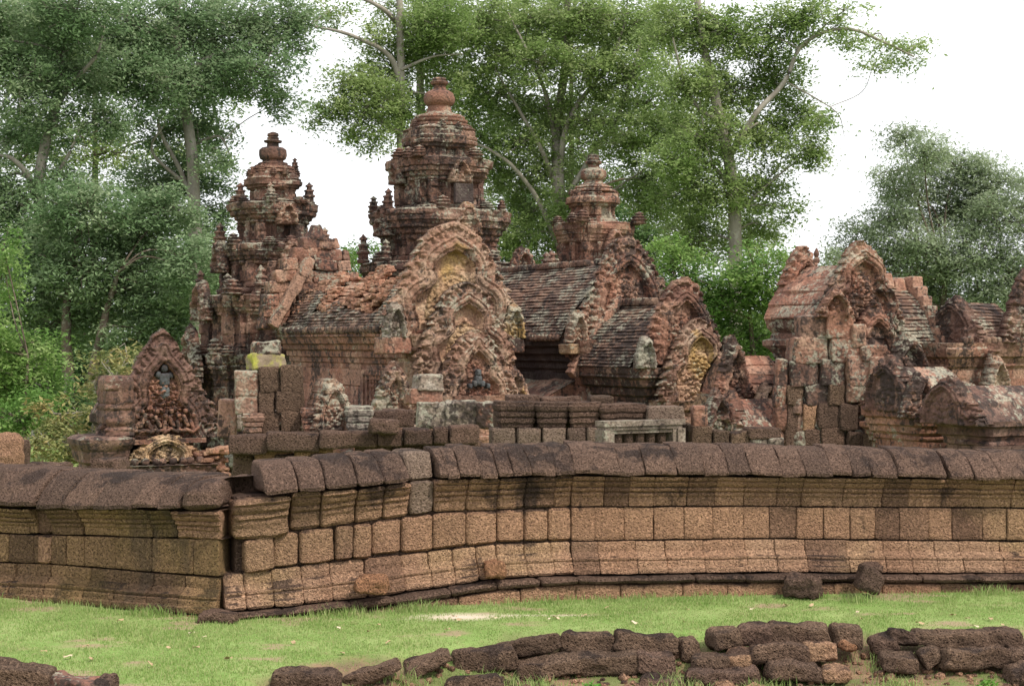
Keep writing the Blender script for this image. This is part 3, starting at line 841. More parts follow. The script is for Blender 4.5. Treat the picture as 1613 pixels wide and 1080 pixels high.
# ------------------------------------------------------------------ stones lying about: (label, px box, row depth, rot, material)
STONES = [
 ('big black laterite block cut by the bottom edge, first of the row from the left', 430, 1054, 535, 1092, 0, 2, 's'),
 ('slanting black block sunk in grass, second of the row from the left', 541, 1038, 632, 1078, 0, -20, 's'),
 ('steeply tilted long black block leaning on its right neighbour, third of the row', 632, 1022, 716, 1064, 0, -21, 's'),
 ('squarish black laterite block with a small weed at its foot, fourth of the row', 713, 1017, 811, 1056, 0, -4, 's'),
 ('long black block rising to the right, resting on the reddish patched block', 797, 997, 886, 1036, 0, -13, 's'),
 ('flat topped black block at the crest of the left row', 883, 994, 966, 1030, 0, 2, 's'),
 ('broad arched black block ending the left row beside the small upright stone', 963, 993, 1066, 1031, 0, 6, 's'),
 ('long lower block with a pale reddish right end, behind the bright weed', 812, 1032, 916, 1066, 1, -7, 's'),
 ('wide lower black block just right of the bright green weed', 905, 1026, 1006, 1060, 1, -2, 's'),
 ('brown lower block under the broad arched block', 1001, 1026, 1062, 1058, 1, 3, 'd'),
 ('small upright dark stone standing in the gap between the two rows', 1066, 1003, 1098, 1042, 0, 6, 's'),
 ('half buried black block at the bottom edge under the fourth block', 705, 1061, 792, 1094, 2, -5, 's'),
 ('low brown block cut by the bottom edge below the brown lower block', 1008, 1064, 1082, 1094, 2, 3, 'd'),
 ('oval black stone lying low right of the grass tuft', 1090, 1028, 1150, 1056, 1, -3, 's'),
 ('round black boulder at the left end of the right row', 1119, 989, 1166, 1022, 0, -4, 's'),
 ('crumbled dark stone beside the round boulder', 1164, 984, 1216, 1013, 0, 0, 'd'),
 ('largest long flat topped block of the right row', 1208, 981, 1304, 1014, 0, 1, 's'),
 ('dark oval block under the largest block of the right row', 1183, 1013, 1271, 1042, 1, -2, 's'),
 ('rough tan block joined to the right of the dark oval block', 1264, 1012, 1318, 1041, 1, -2, 't'),
 ('black block with a rounded left end, lowest in the right row', 1210, 1041, 1294, 1073, 2, 5, 's'),
 ('black cube shaped stone above the small orange rock', 1309, 985, 1357, 1019, 0, 5, 's'),
 ('small pale orange rock wedged under the cube shaped stone', 1316, 1007, 1346, 1022, .2, 8, 'o'),
 ('brown rounded stone low at the bottom between two grass tufts', 1120, 1050, 1194, 1074, 2, -4, 'd'),
 ('small brown stone at the bottom left of the grass tuft', 1082, 1056, 1126, 1078, 2, 0, 'd'),
 ('crumbling brown lump under the round boulder', 1144, 1025, 1188, 1050, 1, 0, 't'),
 ('pale crumbled stone beside the lowest black block', 1294, 1049, 1337, 1074, 2, 0, 't'),
 ('grey brown stone sunk in grass, first right of the long weeds', 1370, 999, 1413, 1027, 0, -10, 'd'),
 ('flat dark stone leaning on the grey brown one', 1398, 990, 1442, 1016, -.1, 4, 'd'),
 ('small dark stone left of the two long end blocks', 1438, 993, 1472, 1016, 0, 3, 's'),
 ('long dark block with a straight top, left of the last pair', 1466, 990, 1552, 1021, 0, 2, 's'),
 ('long dark block at the right end of the upper row', 1547, 990, 1610, 1023, 0, 3, 's'),
 ('small dark stone left of the tilted wedge', 1388, 1027, 1442, 1053, 1, 2, 's'),
 ('black wedge tilted upright under the small dark stone', 1438, 1012, 1488, 1054, .8, -28, 's'),
 ('very long black block with a sprouting weed in front', 1480, 1018, 1588, 1049, 1, 1, 's'),
 ('dark stone cut by the right edge in the middle row', 1590, 1020, 1650, 1044, 1, 0, 's'),
 ('dark stone cut by the right edge at the bottom', 1585, 1046, 1650, 1074, 2, -3, 's'),
 ('big dark boulder cut by the left edge at the bottom corner', -60, 1034, 84, 1092, -.1, 9, 's'),
 ('smooth reddish slab lying beside the corner boulder', 76, 1060, 166, 1096, -.1, 8, 'r'),
 ('small brown lump of stone at the tip of the smooth slab', 146, 1070, 180, 1094, .05, 8, 'd'),
]
mats = {'s': M['lat_stone'], 'd': M['lat_dark'], 't': M['lat'], 'o': M['lat_orange'], 'r': M['sand_red']}
def px_stone(label, x0, y0, x1, y1, D, tilt, mat, depth=None, rz=None, name='laterite_block', r=.05, amp=.05, group=None, cat='stone block', n=13):
    c = P((x0 + x1) / 2, (y0 + y1) / 2, D)
    wdt, h = (x1 - x0) * D / F, (y1 - y0) * D / F
    a = R(abs(tilt)); wd = max(.5 * wdt, (wdt - h * math.sin(a)) / math.cos(a) * .98 if tilt else wdt); hh = max(.45 * h, h - wd * math.sin(a) * .75)
    depth = depth or random.uniform(.32, .42)
    mb = MB()
    block(mb, (0, 0, 0), (wd, depth, hh), (0, 0, 0), r=min(r, hh * .30), n=n, amp=amp, f=3.2, tint=random.uniform(.1, .7), taper=random.uniform(0, .12))
    V = mb.v[0]; V *= [1.04, 1, 1.03]; V += vec3(V + c, 9, 3, 4) * .034
    o = mb.build(name, mat, sharp=180)
    o.location = c; o.rotation_euler = (R(random.uniform(-6, 4)), R(-tilt if False else tilt), R(random.uniform(-9, 9)) if rz is None else rz)
    return tag(o, label, cat, group)
for (lb, x0, y0, x1, y1, row, tilt, mk) in STONES:
    xm = (x0 + x1) / 2
    D = np.interp(xm, np.array(EDGE)[:, 0], np.array(EDGE)[:, 1]) - .12 - .34 * row
    px_stone(lb, x0, y0, x1, y1, D, tilt, mats[mk], group='blocks of the tumbled laterite kerb')
for lb, x0, y0, x1, y1, D, tilt, mk in [
 ('orange laterite lump lying on the wall ledge below the leaning blocks', 561, 906, 610, 932, 19.75, 3, 'o'),
 ('orange rock on the wall ledge near the pale worn patch', 762, 881, 797, 909, 20.45, -4, 'o'),
 ('square laterite block standing on the grass against the wall foot', 1241, 908, 1290, 938, 20.85, 0, 'd'),
 ('dark block leaning against the wall foot in tall grass', 1341, 890, 1392, 936, 20.9, 22, 'd'),
 ('little reddish stone lying on the wall ledge above the leaning block', 1360, 884, 1384, 896, 21.3, 3, 'd'),
 ('flat stone half sunk in grass at the foot of the wall corner', 316, 962, 378, 979, 19.1, -2, 'd')]:
    px_stone(lb, x0, y0, x1, y1, D, tilt, mats[mk], depth=.36, rz=R(-24) if x0 == 1241 else None)

# ------------------------------------------------------------------ grass, tufts, weeds, litter
def leafmat(name, a, b, c2=None, trans=.35, rough=.5, sc=.35):
    n = N(name)
    c = n.mix(n.ramp(n.noise(sc, 3, .5), .35, .65), a, b)
    c = n.mix(n.ramp(n.attr(), .4, 1, 0, .9), c, c2 or b)
    c = n.mix(n.ramp(n.attr(), .0, .35, .45, 0), c, tuple(.6 * v for v in a))
    d = n.new("ShaderNodeBsdfPrincipled"); n.link(c, d.inputs["Base Color"]); d.inputs["Roughness"].default_value = rough
    d.inputs["Specular IOR Level"].default_value = .15
    t = n.new("ShaderNodeBsdfTranslucent"); n.link(c, t.inputs["Color"])
    m = n.new("ShaderNodeMixShader"); m.inputs[0].default_value = trans
    n.link(d.outputs[0], m.inputs[1]); n.link(t.outputs[0], m.inputs[2]); n.link(m.outputs[0], n.out.inputs[0])
    return n.m
M['grass'] = leafmat('grass_blade', (.215, .335, .085), (.29, .40, .13), (.43, .44, .21), .35, .6, .8)
M['weed'] = leafmat('weed_leaf', (.09, .25, .03), (.14, .32, .05), (.2, .36, .08), .35)

def blades(mb, x, y, h, w, lean=.5, z=None):
    n = len(x); z = ground_z(x, y) if z is None else z
    a = rng.uniform(0, 2 * np.pi, n); l = rng.uniform(.1, lean, n) * h
    b = rng.uniform(0, 2 * np.pi, n)
    base = np.stack([x, y, z - .005], 1)
    sx = np.stack([np.cos(a) * w, np.sin(a) * w, 0 * w], 1)
    mid = base + np.stack([np.cos(b) * l * .35, np.sin(b) * l * .35, h * .6], 1)
    tip = base + np.stack([np.cos(b) * l, np.sin(b) * l, h], 1)
    V = np.stack([base - sx, base + sx, mid + sx * .7, mid - sx * .7, tip], 1).reshape(-1, 3)
    k = np.arange(n)[:, None] * 5
    mb.add(V, k + np.array([[0, 1, 2, 3]]), k + np.array([[3, 2, 4]]), tint=np.repeat(rng.random(n), 5))

def foot_line(px):
    """distance of the walls' foot at photo column px"""
    return np.where(px < 347, np.interp(px, [-300, -60, 75, 345], [22.4, 21.15, 20.45, 19.15]), np.interp(px, [347, 560, 680, 900, 1200, 1600, 1800], [19.1, 19.7, 20.1, 20.65, 21.0, 21.35, 21.5]))
mb = MB()
n = 330000
x = rng.uniform(-8.6, 8.6, n); y = rng.uniform(14.2, 21.6, n)
px = CX + x * F / y
bank, sand, bald = soil_amount(x, y)
p3 = np.stack([x, y, 0 * x], 1)
den = (1 - bank * .58) * (1 - sand) * (1 - bald * .75) * (.55 + .45 * (fbm(p3, 2.5, 3, 8) > -.15))
k = (rng.random(n) < den) & (y < foot_line(px)) & (np.abs(px - 806) < 900)
x, y, px = x[k], y[k], px[k]
hn = 1 + .9 * fbm(np.stack([x, y, 0 * x], 1), 1.7, 3, 18)
near = np.clip(1 - (foot_line(px) - y) / .45, 0, 1)
h = rng.uniform(.014, .038, len(x)) * np.clip(hn, .5, 2) * (1 + 2.0 * near * (rng.random(len(x)) < .45))
blades(mb, x, y, h, rng.uniform(.0035, .006, len(x)))
o = mb.build('grass', M['grass'], sharp=None)
tag(o, kind='stuff')

def tuft(name, label, px, D, n, rad, hmin, hmax, lean=.9, group=None, mat='grass', w=.006, cat='grass tuft'):
    c = P(px, 540, D); gz = float(ground_z(np.array([c[0]]), np.array([D]))[0])
    mb = MB(); x = rng.normal(0, rad, n); y = rng.normal(0, rad * .7, n)
    blades(mb, x, y, rng.uniform(hmin, hmax, n), rng.uniform(w * .6, w, n), lean, z=np.array(ground_z(x + c[0], y + D)) - gz)
    o = mb.build(name, M[mat], sharp=None, loc=(c[0], D, gz)); return tag(o, label, cat, group)
TUF = [(1072, 16.95, 'tall pale grass tuft left of the oval black stone'), (1205, 16.85, 'spreading grass tuft beside the brown rounded stone'), (1352, 20.55, 'long grass at the foot of the leaning dark block'), (1412, 16.9, 'straggling grass below the tilted wedge'),
       (640, 16.65, 'grass sprouting in front of the steeply tilted block'), (1395, 17.6, 'long weeds growing up between the kerb stones right of the cube'), (780, 17.05, 'short grass at the foot of the squarish block'), (1290, 16.5, 'thin grass on the bank below the tan block'),
       (845, 16.9, 'grass fringe under the lower block with the pale end'), (655, 19.85, 'tall grass at the wall foot under the moulded base'), (545, 19.5, 'grass fringe along the wall ledge below the orange lump'), (240, 19.55, 'longer grass along the foot of the mossy wall'),
       (1500, 16.4, 'loose grass on the earth bank in the bottom right'), (560, 16.0, 'grass around the slanting block'), (1560, 21.2, 'grass against the wall foot at the far right')]
for px_, D_, lb in TUF:
    tuft('grass_tuft', lb, px_, D_, 170, .16, .06, .17)
def weed(label, px, D, n, rad, L):
    c = P(px, 540, D); gz = float(ground_z(np.array([c[0]]), np.array([D]))[0])
    mb = MB()
    d = rng.normal(0, 1, (n, 3)); d /= np.linalg.norm(d, axis=1, keepdims=True); d[:, 2] = np.abs(d[:, 2])
    p = d * rad * rng.uniform(.4, 1, (n, 1)) * [1, .8, .8] + [0, 0, .03]
    leaf_cards(mb, p, L, seed=3)
    o = mb.build('weed', M['weed'], sharp=None, loc=(c[0], D, gz)); return tag(o, label, 'weed')

def leaf_cards(mb, p, L, seed=0, wid=.42, up=.5, jit=1.0, droop=.0, tint=None):
    n = len(p)
    nr = rng.normal(0, 1, (n, 3)) * jit; nr[:, 2] = np.abs(nr[:, 2]) + up; nr /= np.linalg.norm(nr, axis=1, keepdims=True)
    d = rng.normal(0, 1, (n, 3)); d[:, 2] -= droop; d -= nr * np.sum(d * nr, 1, keepdims=True); d /= np.linalg.norm(d, axis=1, keepdims=True) + 1e-9
    s = np.cross(nr, d); l = (L * rng.uniform(.65, 1.25, n))[:, None]
    V = np.stack([p, p + d * l * .45 + s * l * wid * .5, p + d * l, p + d * l * .45 - s * l * wid * .5], 1).reshape(-1, 3)
    t = rng.random(n) if tint is None else np.clip(tint + rng.normal(0, .15, n), 0, 1)
    mb.add(V, np.arange(n * 4).reshape(-1, 4), tint=np.repeat(t, 4))
weed('bright green leafy weed growing among the lower blocks', 930, 16.75, 240, .15, .06)
weed('small leafy weed in front of the very long black block', 1556, 16.85, 130, .12, .055)
weed('small weed in the earth beside the squarish block', 735, 16.95, 90, .10, .05)

n = N('dry_leaf'); M['dry'] = n.finish(n.mix(n.attr(), (.36, .25, .14), (.55, .46, .33)), .8)
src = None
for i in range(46):
    px_ = rng.uniform(20, 1600); D_ = rng.uniform(16.3, 20.2)
    c = P(px_, 540, D_)
    if D_ < edge_d(np.array(c[0]), np.array(D_)) + .1: D_ = min(20.2, float(edge_d(np.array(c[0]), np.array(D_))) + rng.uniform(.15, 2.2)); c = P(px_, 540, D_)
    if D_ > foot_line(np.array(px_)) - .15: continue
    if src is None or i in (6, 12, 18):
        mb = MB(); s_ = np.linspace(0, 1, 6); wv = np.sin(s_ * np.pi) * .022
        V = np.concatenate([np.stack([s_ * .085, wv, .012 * np.sin(s_ * 5 + i)], 1), np.stack([s_ * .085, 0 * s_, .004 + 0 * s_], 1), np.stack([s_ * .085, -wv, .014 * np.cos(s_ * 4)], 1)])
        mb.add(V, grid_q(3, 6), tint=random.random()); o = src = mb.build('fallen_leaf', M['dry'], sharp=None)
    else:
        o = src.copy(); col.objects.link(o)
    o.location = (c[0], D_, float(ground_z(np.array([c[0]]), np.array([D_]))[0]) + .035)
    o.rotation_euler = (rng.uniform(-.3, .3), rng.uniform(-.3, .3), rng.uniform(0, 6.3)); sc = rng.uniform(.6, 1.3); o.scale = (sc,) * 3
    tag(o, 'small pale dry leaf lying on the lawn grass', 'leaf', 'dry leaves fallen on the lawn')

# crumbs of stone and earth on the bank
mb = MB()
rng = np.random.default_rng(5)
for i in range(520):
    px_ = rng.uniform(560, 1660); e_ = float(np.interp(px_, np.array(EDGE)[:, 0], np.array(EDGE)[:, 1])); D_ = e_ - abs(rng.normal(.45, .5)); D_ -= .05; c = P(px_, 540, D_)
    s_ = rng.uniform(.02, .07) * (1 + (rng.random() < .1))
    block(mb, (c[0], D_, float(ground_z(np.array([c[0]]), np.array([D_]))[0]) + s_ * .2), (s_ * 1.3, s_, s_ * .8), (rng.uniform(-.4, .4), rng.uniform(-.4, .4), rng.uniform(0, 6)), r=s_ * .3, n=3, amp=s_ * .25, f=12)
o = mb.build('stone_crumbs', M['lat'], sharp=180); tag(o, kind='stuff')

# ------------------------------------------------------------------ the temple: every building stands on one set of axes
TH = R(28.7)
def temple(name, label, cat, px, D, group=None):
    c = P(px, 540, D); return thing(name, label, cat, (c[0], c[1], 0), TH, group)

def antefix_mesh(mb, w=.3, h=.6, at=(0, 0, 0), seed=1):
    pr = [(0, .40), (.10, .46), (.14, .34), (.30, .34), (.33, .46), (.40, .46), (.43, .30), (.56, .28), (.58, .38), (.64, .36), (.67, .22), (.78, .20), (.80, .27), (.86, .24), (.93, .12), (1, .03)]
    lathe(mb, [(z * h, r * w) for z, r in pr], n=16, at=at, seed=seed, rough=.03, petals=4, pet=.05)

def tower(name, label, px, D, tiers, finial, crown, antef, mats):
    t = temple(name, label, 'temple tower', px, D)
    for i, (s, prof, kw) in enumerate(tiers):
        mb = MB(); loft(mb, redent(s), prof, ds=.055, dz=.035, seed=11 * i + int(px), ruin=.035, chip=.16, carve=kw.pop('carve', .035), course=.28, blockw=.46, **kw)
        mb.build('tier', mats[min(i, len(mats) - 1)], t, sharp=45, weather=.018, wf=4, seed=int(px))
    lathe(MB_ := MB(), crown, n=56, seed=int(px) + 2, rough=.022, petals=16, pet=.035); MB_.build('lotus_crown', mats[-1], t, sharp=60)
    lathe(MB_ := MB(), finial, n=40, seed=int(px) + 5, rough=.02); MB_.build('finial', mats[-1], t, sharp=60)
    rd = random.Random(int(px))
    for i, (s_, prof, kw) in enumerate(tiers[:-1]):
        zt = prof[-1][0]; e_ = s_ * .86 + prof[-1][1] * .75
        for (x, y) in ((-1, -1), (1, -1), (-1, 1), (-1, -.42), (-1, .42), (-.42, -1), (.42, -1), (0, -1.04), (-1.04, 0)):
            if rd.random() < .42: antef = antef + [(x * e_, y * e_, zt - .04, rd.uniform(.36, .5) * (.7 + .3 * s_), rd.uniform(.22, .42) * (.6 + .3 * s_))]
    s_, prof, kw = tiers[-1]; e_ = s_ * .84 + max(o for z, o in prof) * .8; zt = [z for z, o in prof if o > .08][-1] - .03
    for k in range(12):
        if rd.random() < .8: antef = antef + [(e_ * math.cos(k * math.pi / 6 + .2), e_ * math.sin(k * math.pi / 6 + .2), zt, .2, rd.uniform(.16, .26))]
    for (x, y, z, w, h) in antef:
        mb = MB(); antefix_mesh(mb, w, h, seed=int(abs(x * 100 + z * 10)))
        mb.build('antefix', mats[0], t, loc=(x, y, z))
    return t

def cornice(z0, z1, o):
    d = z1 - z0
    return [(z0, 0), (z0 + .10 * d, .22 * o), (z0 + .22 * d, .24 * o), (z0 + .26 * d, .40 * o), (z0 + .40 * d, .45 * o), (z0 + .44 * d, .72 * o), (z0 + .62 * d, .80 * o), (z0 + .65 * d, .95 * o), (z0 + .95 * d, o), (z1, o * .8)]

tc = tower('temple_tower', 'tallest sandstone tower with vase finial, rising behind the triple carved gables', 692, 45.5, [
    (1.85, [(0, .35), (.6, .35), (.7, .2), (1.0, .12), (1.1, 0), (4.9, 0)] + cornice(4.95, 5.7, .45), dict(niche=[(.35, 1.2, 3.2, .12)])),
    (1.55, [(5.7, .12), (5.85, .12), (5.9, 0), (6.22, 0)] + cornice(6.25, 7.19, .48), dict(niche=[(.22, 5.9, 6.5, .14)], pil=(.34, .03))),
    (1.20, [(7.19, .10), (7.3, .10), (7.34, 0), (7.95, 0)] + cornice(7.98, 8.68, .34), dict(niche=[(.2, 7.34, 7.9, .16)], pil=(.3, .035))),
    (.86, [(8.68, .06), (8.76, .06), (8.78, 0), (9.0, 0), (9.03, .10), (9.1, .11), (9.13, .20), (9.34, .22), (9.37, .16), (9.58, .15), (9.60, .08), (9.66, -.02)], dict(niche=[(.15, 8.78, 9.0, .12)])),
  ], [(9.98, .42), (10.02, .50), (10.10, .36), (10.28, .33), (10.33, .40), (10.40, .45), (10.52, .46), (10.66, .41), (10.74, .28), (10.78, .19), (10.88, .18), (10.92, .25), (10.99, .27), (11.03, .18), (11.06, .21), (11.11, .17), (11.13, .05)],
  [(9.62, .72), (9.67, .85), (9.74, .85), (9.75, .75), (9.79, .81), (9.86, .81), (9.87, .70), (9.92, .73), (9.99, .69), (10.01, .5), (10.06, .46), (10.10, .36)],
  [(-1.72, -.2, 7.19, .36, .62), (-1.65, 1.0, 7.19, .34, .5), (1.2, -1.6, 7.15, .3, .34), (-1.25, -.95, 8.62, .3, .22), (-2.05, .8, 5.7, .4, .85), (-2.15, -1.0, 5.7, .36, .6), (2.0, .3, 5.7, .4, .7), (2.05, -1.2, 5.7, .36, .5)],
  [M['sand_dark'], M['sand_dark'], M['sand_dark'], M['sand_dark'], M['sand']])
for a, W, H, z, y in ((0, 1.05, .95, 6.45, -1.84), (0, .78, .72, 7.95, -1.42)):
    gable('niche_gable', W, H, (0, y, z), M['sand_carved'], tc, seed=51, leaves=6, thick=.2, res=.024)
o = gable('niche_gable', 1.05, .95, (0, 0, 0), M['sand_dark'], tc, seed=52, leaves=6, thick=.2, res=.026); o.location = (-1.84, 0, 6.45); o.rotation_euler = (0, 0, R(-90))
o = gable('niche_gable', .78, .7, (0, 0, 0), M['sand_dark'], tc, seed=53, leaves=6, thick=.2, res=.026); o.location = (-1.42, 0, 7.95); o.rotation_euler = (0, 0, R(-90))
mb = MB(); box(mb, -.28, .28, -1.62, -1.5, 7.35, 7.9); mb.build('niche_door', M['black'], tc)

tl = tower('temple_tower', 'dark stepped tower with ringed finial at the left, behind the broken brick roof', 430, 43.1, [
    (2.05, [(-.1, .25), (.4, .25), (.5, .1), (.9, .06), (1.0, 0), (2.35, 0)] + cornice(2.4, 3.1, .24), dict(pil=(.5, .03))),
    (1.88, [(3.1, .05), (3.25, .05), (3.3, 0), (4.05, 0)] + cornice(4.1, 4.68, .22), dict(pil=(.42, .04), niche=[(.3, 3.35, 4.0, .2)])),
    (1.36, [(4.68, .16), (4.85, .14), (4.9, 0), (5.45, 0)] + cornice(5.48, 6.06, .26), dict(pil=(.36, .04), niche=[(.24, 4.95, 5.4, .18)])),
    (.88, [(6.06, .08), (6.16, .08), (6.2, 0), (6.6, 0)] + cornice(6.62, 7.22, .36), dict(pil=(.3, .035), niche=[(.18, 6.2, 6.6, .14)])),
    (.60, [(7.22, .06), (7.3, .06), (7.33, 0), (7.62, 0), (7.65, .09), (7.70, .10), (7.73, .17), (7.90, .18), (7.93, .11), (8.02, .09), (8.04, .01), (8.1, -.02)], dict(niche=[(.12, 7.33, 7.6, .1)])),
  ], [(8.28, .40), (8.34, .42), (8.37, .30), (8.43, .29), (8.47, .36), (8.56, .385), (8.72, .37), (8.78, .30), (8.79, .165), (8.9, .155), (8.92, .235), (8.97, .25), (9.0, .15), (9.05, .17), (9.08, .12), (9.1, .16), (9.17, .155), (9.22, .04)],
  [(8.04, .5), (8.08, .61), (8.14, .61), (8.15, .53), (8.18, .58), (8.24, .57), (8.25, .48), (8.29, .48), (8.30, .38), (8.36, .38), (8.38, .3)],
  [(.82, -.62, 7.2, .34, .62), (-.85, .25, 7.2, .36, .6), (-.35, -.75, 7.2, .3, .55), (.55, -.2, 8.12, .2, .4), (-1.36, .45, 6.04, .4, .65), (-1.75, .95, 4.66, .4, .75), (-.9, -1.55, 4.66, .42, .8), (1.05, -1.2, 6.0, .36, .55), (-1.6, -.9, 4.66, .35, .6), (-2.0, 1.1, 3.05, .5, .9)],
  [M['sand_dark']])
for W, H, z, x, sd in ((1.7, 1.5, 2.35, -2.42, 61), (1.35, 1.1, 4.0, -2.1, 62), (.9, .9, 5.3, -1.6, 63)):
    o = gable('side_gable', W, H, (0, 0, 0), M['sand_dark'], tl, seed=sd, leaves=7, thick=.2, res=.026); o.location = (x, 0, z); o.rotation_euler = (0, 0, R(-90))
for W, H, z, y, sd in ((.9, .9, 5.3, -1.6, 64), (.7, .62, 6.6, -1.2, 65)):
    gable('front_gable', W, H, (0, y, z), M['sand_carved'], tl, seed=sd, leaves=7, thick=.2, res=.026)
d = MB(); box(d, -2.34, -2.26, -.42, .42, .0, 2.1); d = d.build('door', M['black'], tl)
f = MB()
for y in (-.62, .62): lathe(f, [(0, .16), (.1, .16), (.12, .12), (.5, .12), (.55, .14), (.6, .12), (1.2, .12), (1.25, .14), (1.3, .12), (2.0, .12), (2.1, .17), (2.3, .17)], n=16, at=(-2.38, y, 0), seed=4)
box(f, -2.44, -2.3, -.85, .85, 2.15, 2.4); f.build('door_frame', M['sand'], d)

tr = tower('temple_tower', 'slim sandstone tower at the right, standing behind the tiled roof', 935, 48.0, [
    (1.75, [(0, .3), (.6, .3), (.7, .1), (1, 0), (4.6, 0)] + cornice(4.65, 5.4, .35), dict()),
    (1.02, [(5.4, .15), (5.8, .15), (5.86, .0), (6.4, 0)] + cornice(6.42, 7.06, .22), dict(pil=(.3, .035))),
    (.60, [(7.06, .08), (7.16, .08), (7.2, 0), (7.55, 0), (7.57, .10), (7.64, .11), (7.67, .22), (7.84, .23), (7.87, .14), (7.96, .12), (7.98, .02)], dict(pil=(.22, .03))),
  ], [(8.2, .42), (8.25, .44), (8.3, .30), (8.38, .28), (8.43, .36), (8.52, .40), (8.66, .39), (8.74, .30), (8.77, .18), (8.86, .17), (8.9, .25), (8.97, .26), (9.0, .16), (9.04, .19), (9.09, .17), (9.16, .17), (9.19, .05)],
  [(8.0, .60), (8.04, .66), (8.1, .63), (8.12, .55), (8.16, .59), (8.2, .56), (8.23, .44), (8.28, .36)],
  [(1.05, -.7, 7.0, .4, .3), (-.95, .5, 7.05, .3, .25), (-2.0, -.9, 5.4, .5, .75)],
  [M['sand_dark'], M['sand'], M['sand']])
gable('front_gable', .8, .75, (0, -1.28, 6.1), M['sand'], tr, seed=71, leaves=6, thick=.2, res=.028)
for px_, D_, W_, lb in ((826, 44.0, 1.0, 'broken plain gable tip showing over the left end of the tiled roof'),):
    c = P(px_, 428, D_); t_ = thing('gable_fragment', lb, 'gable', tuple(c - [0, 0, .15]), TH)
    gable('gable_stone', W_, .9, (0, 0, 0), M['sand_red'], t_, seed=83, arch='plain', leaves=6, worn=1.5)
    mb = MB(); antefix_mesh(mb, .4, .62, seed=5); mb.build('antefix', M['sand_dark'], t_, loc=(.62, -.2, .1))

# ---- the library with three gables one before the other
lib = temple('library_building', 'sandstone building with three carved gables stepping forward and a ruined brick roof', 'temple building', 716, 33.6)
body = MB(); loft(body, rect(.92, 3.6), [(0, .35), (1.0, .35), (1.1, .25), (1.35, .25), (1.4, .14), (1.6, .16), (1.64, .02), (1.75, 0), (2.92, 0), (2.95, .04), (3.06, .045), (3.08, .10), (3.22, .11), (3.25, .17), (3.36, .19), (3.39, .27), (3.52, .31), (3.55, .36), (3.68, .37)], ds=.06, dz=.03, at=(0, 3.9, 0), ruin=.016, carve=.012, seed=5, course=.4, blockw=.7)
body.build('wall', M['sand_red'], lib, sharp=35)
ev = MB(); eave_tiles(ev, -1.27, 3.70, .5, 7.4, .17, .085); eave_tiles(ev, 1.27, 3.70, .5, 7.4, .17, .085); ev.build('eave_tiles', M['tile'], lib)
def lib_miss(c, sgn):
    nn = vn(c * [1, 1, .6], .9, 9)
    lim = np.where(c[:, 1] < 1.6, 4.7, np.where(c[:, 1] > 5.6, 4.6, 4.18)) + .25 * nn
    return (c[:, 2] > lim) & (c[:, 2] < 9)
rf = MB(); vault(rf, 1.22, 3.72, 5.25, .3, 7.5, courses=22, bow=.26, seed=3, miss=lib_miss, rag=.018); rf = rf.build('brick_roof', M['tile'], lib, sharp=40)
core = MB(); vault(core, 1.08, 3.7, 5.02, .5, 7.4, courses=14, bow=.22, seed=8, rag=.05, step=.05, tilew=.3, hold=.15); core.build('roof_core', M['brick'], rf, sharp=40)
rub = MB()
for i in range(900):
    y = random.uniform(1.0, 7.3); t_ = random.random() ** .8; sgn = -1 if random.random() < .85 else 1
    top = 5.08 + .12 * math.sin(y * 2.1) - (.25 if y > 6.4 else 0)
    z = 4.1 + (top - 4.1) * t_; x = sgn * (1.08 * (1 - (z - 3.7) / 1.36) + .10 + .13 * math.sin(math.pi * min(1, (z - 3.7) / 1.36)))
    if vn(np.array([[y, z * 2, 0]]), 1.1, 4)[0] < -.25: continue
    block(rub, (x, y, z), (random.uniform(.10, .22), random.uniform(.12, .30), random.uniform(.045, .085)), (random.uniform(-.25, .25), random.uniform(-.2, .4), random.uniform(0, 3.1)), r=.015, n=3, amp=.02, f=6)
rub.build('loose_bricks', M['brick'], rf, sharp=40)['kind'] = 'stuff'
# back gable, seen from its plain rear
bk = MB()
rows = [(3.75, 1.5), (4.05, 1.45), (4.35, 1.38), (4.65, 1.28), (4.95, 1.12), (5.25, .92), (5.53, .68), (5.8, .38)]
bx_ = -.26
for i, (z, hw) in enumerate(rows):
    x = -hw + random.uniform(-.05, .05)
    while x < hw - .05:
        wv = min(random.uniform(.3, .8), hw - x)
        if hw - x - wv < .2: wv = hw - x
        block(bk, (bx_ + x + wv / 2, 7.45 + random.uniform(-.05, .05), z + .14), (wv * 1.0, .42, .305), (0, random.uniform(-.04, .04), 0), r=.045, n=6, amp=.055, f=2.6, tint=random.uniform(.1, 1)); x += wv
block(bk, (bx_ + .02, 7.45, 6.2), (.42, .36, .44), (0, .1, 0), r=.08, n=6, amp=.06, taper=.9); block(bk, (bx_ + .52, 7.45, 5.95), (.22, .3, .3), r=.07, n=5, amp=.05, taper=.5); block(bk, (bx_ + .82, 7.45, 5.66), (.2, .3, .26), r=.07, n=5, amp=.04, taper=.5)
for k in range(4): block(bk, (bx_ - .40 - .25 * k, 7.1, 5.30 - .42 * k), (.54, .35, .24), (0, R(-59), 0), r=.03, n=7, amp=.035, tint=.95)
bk.build('rear_gable', M['sand'], lib, sharp=40, weather=.02, wf=7)
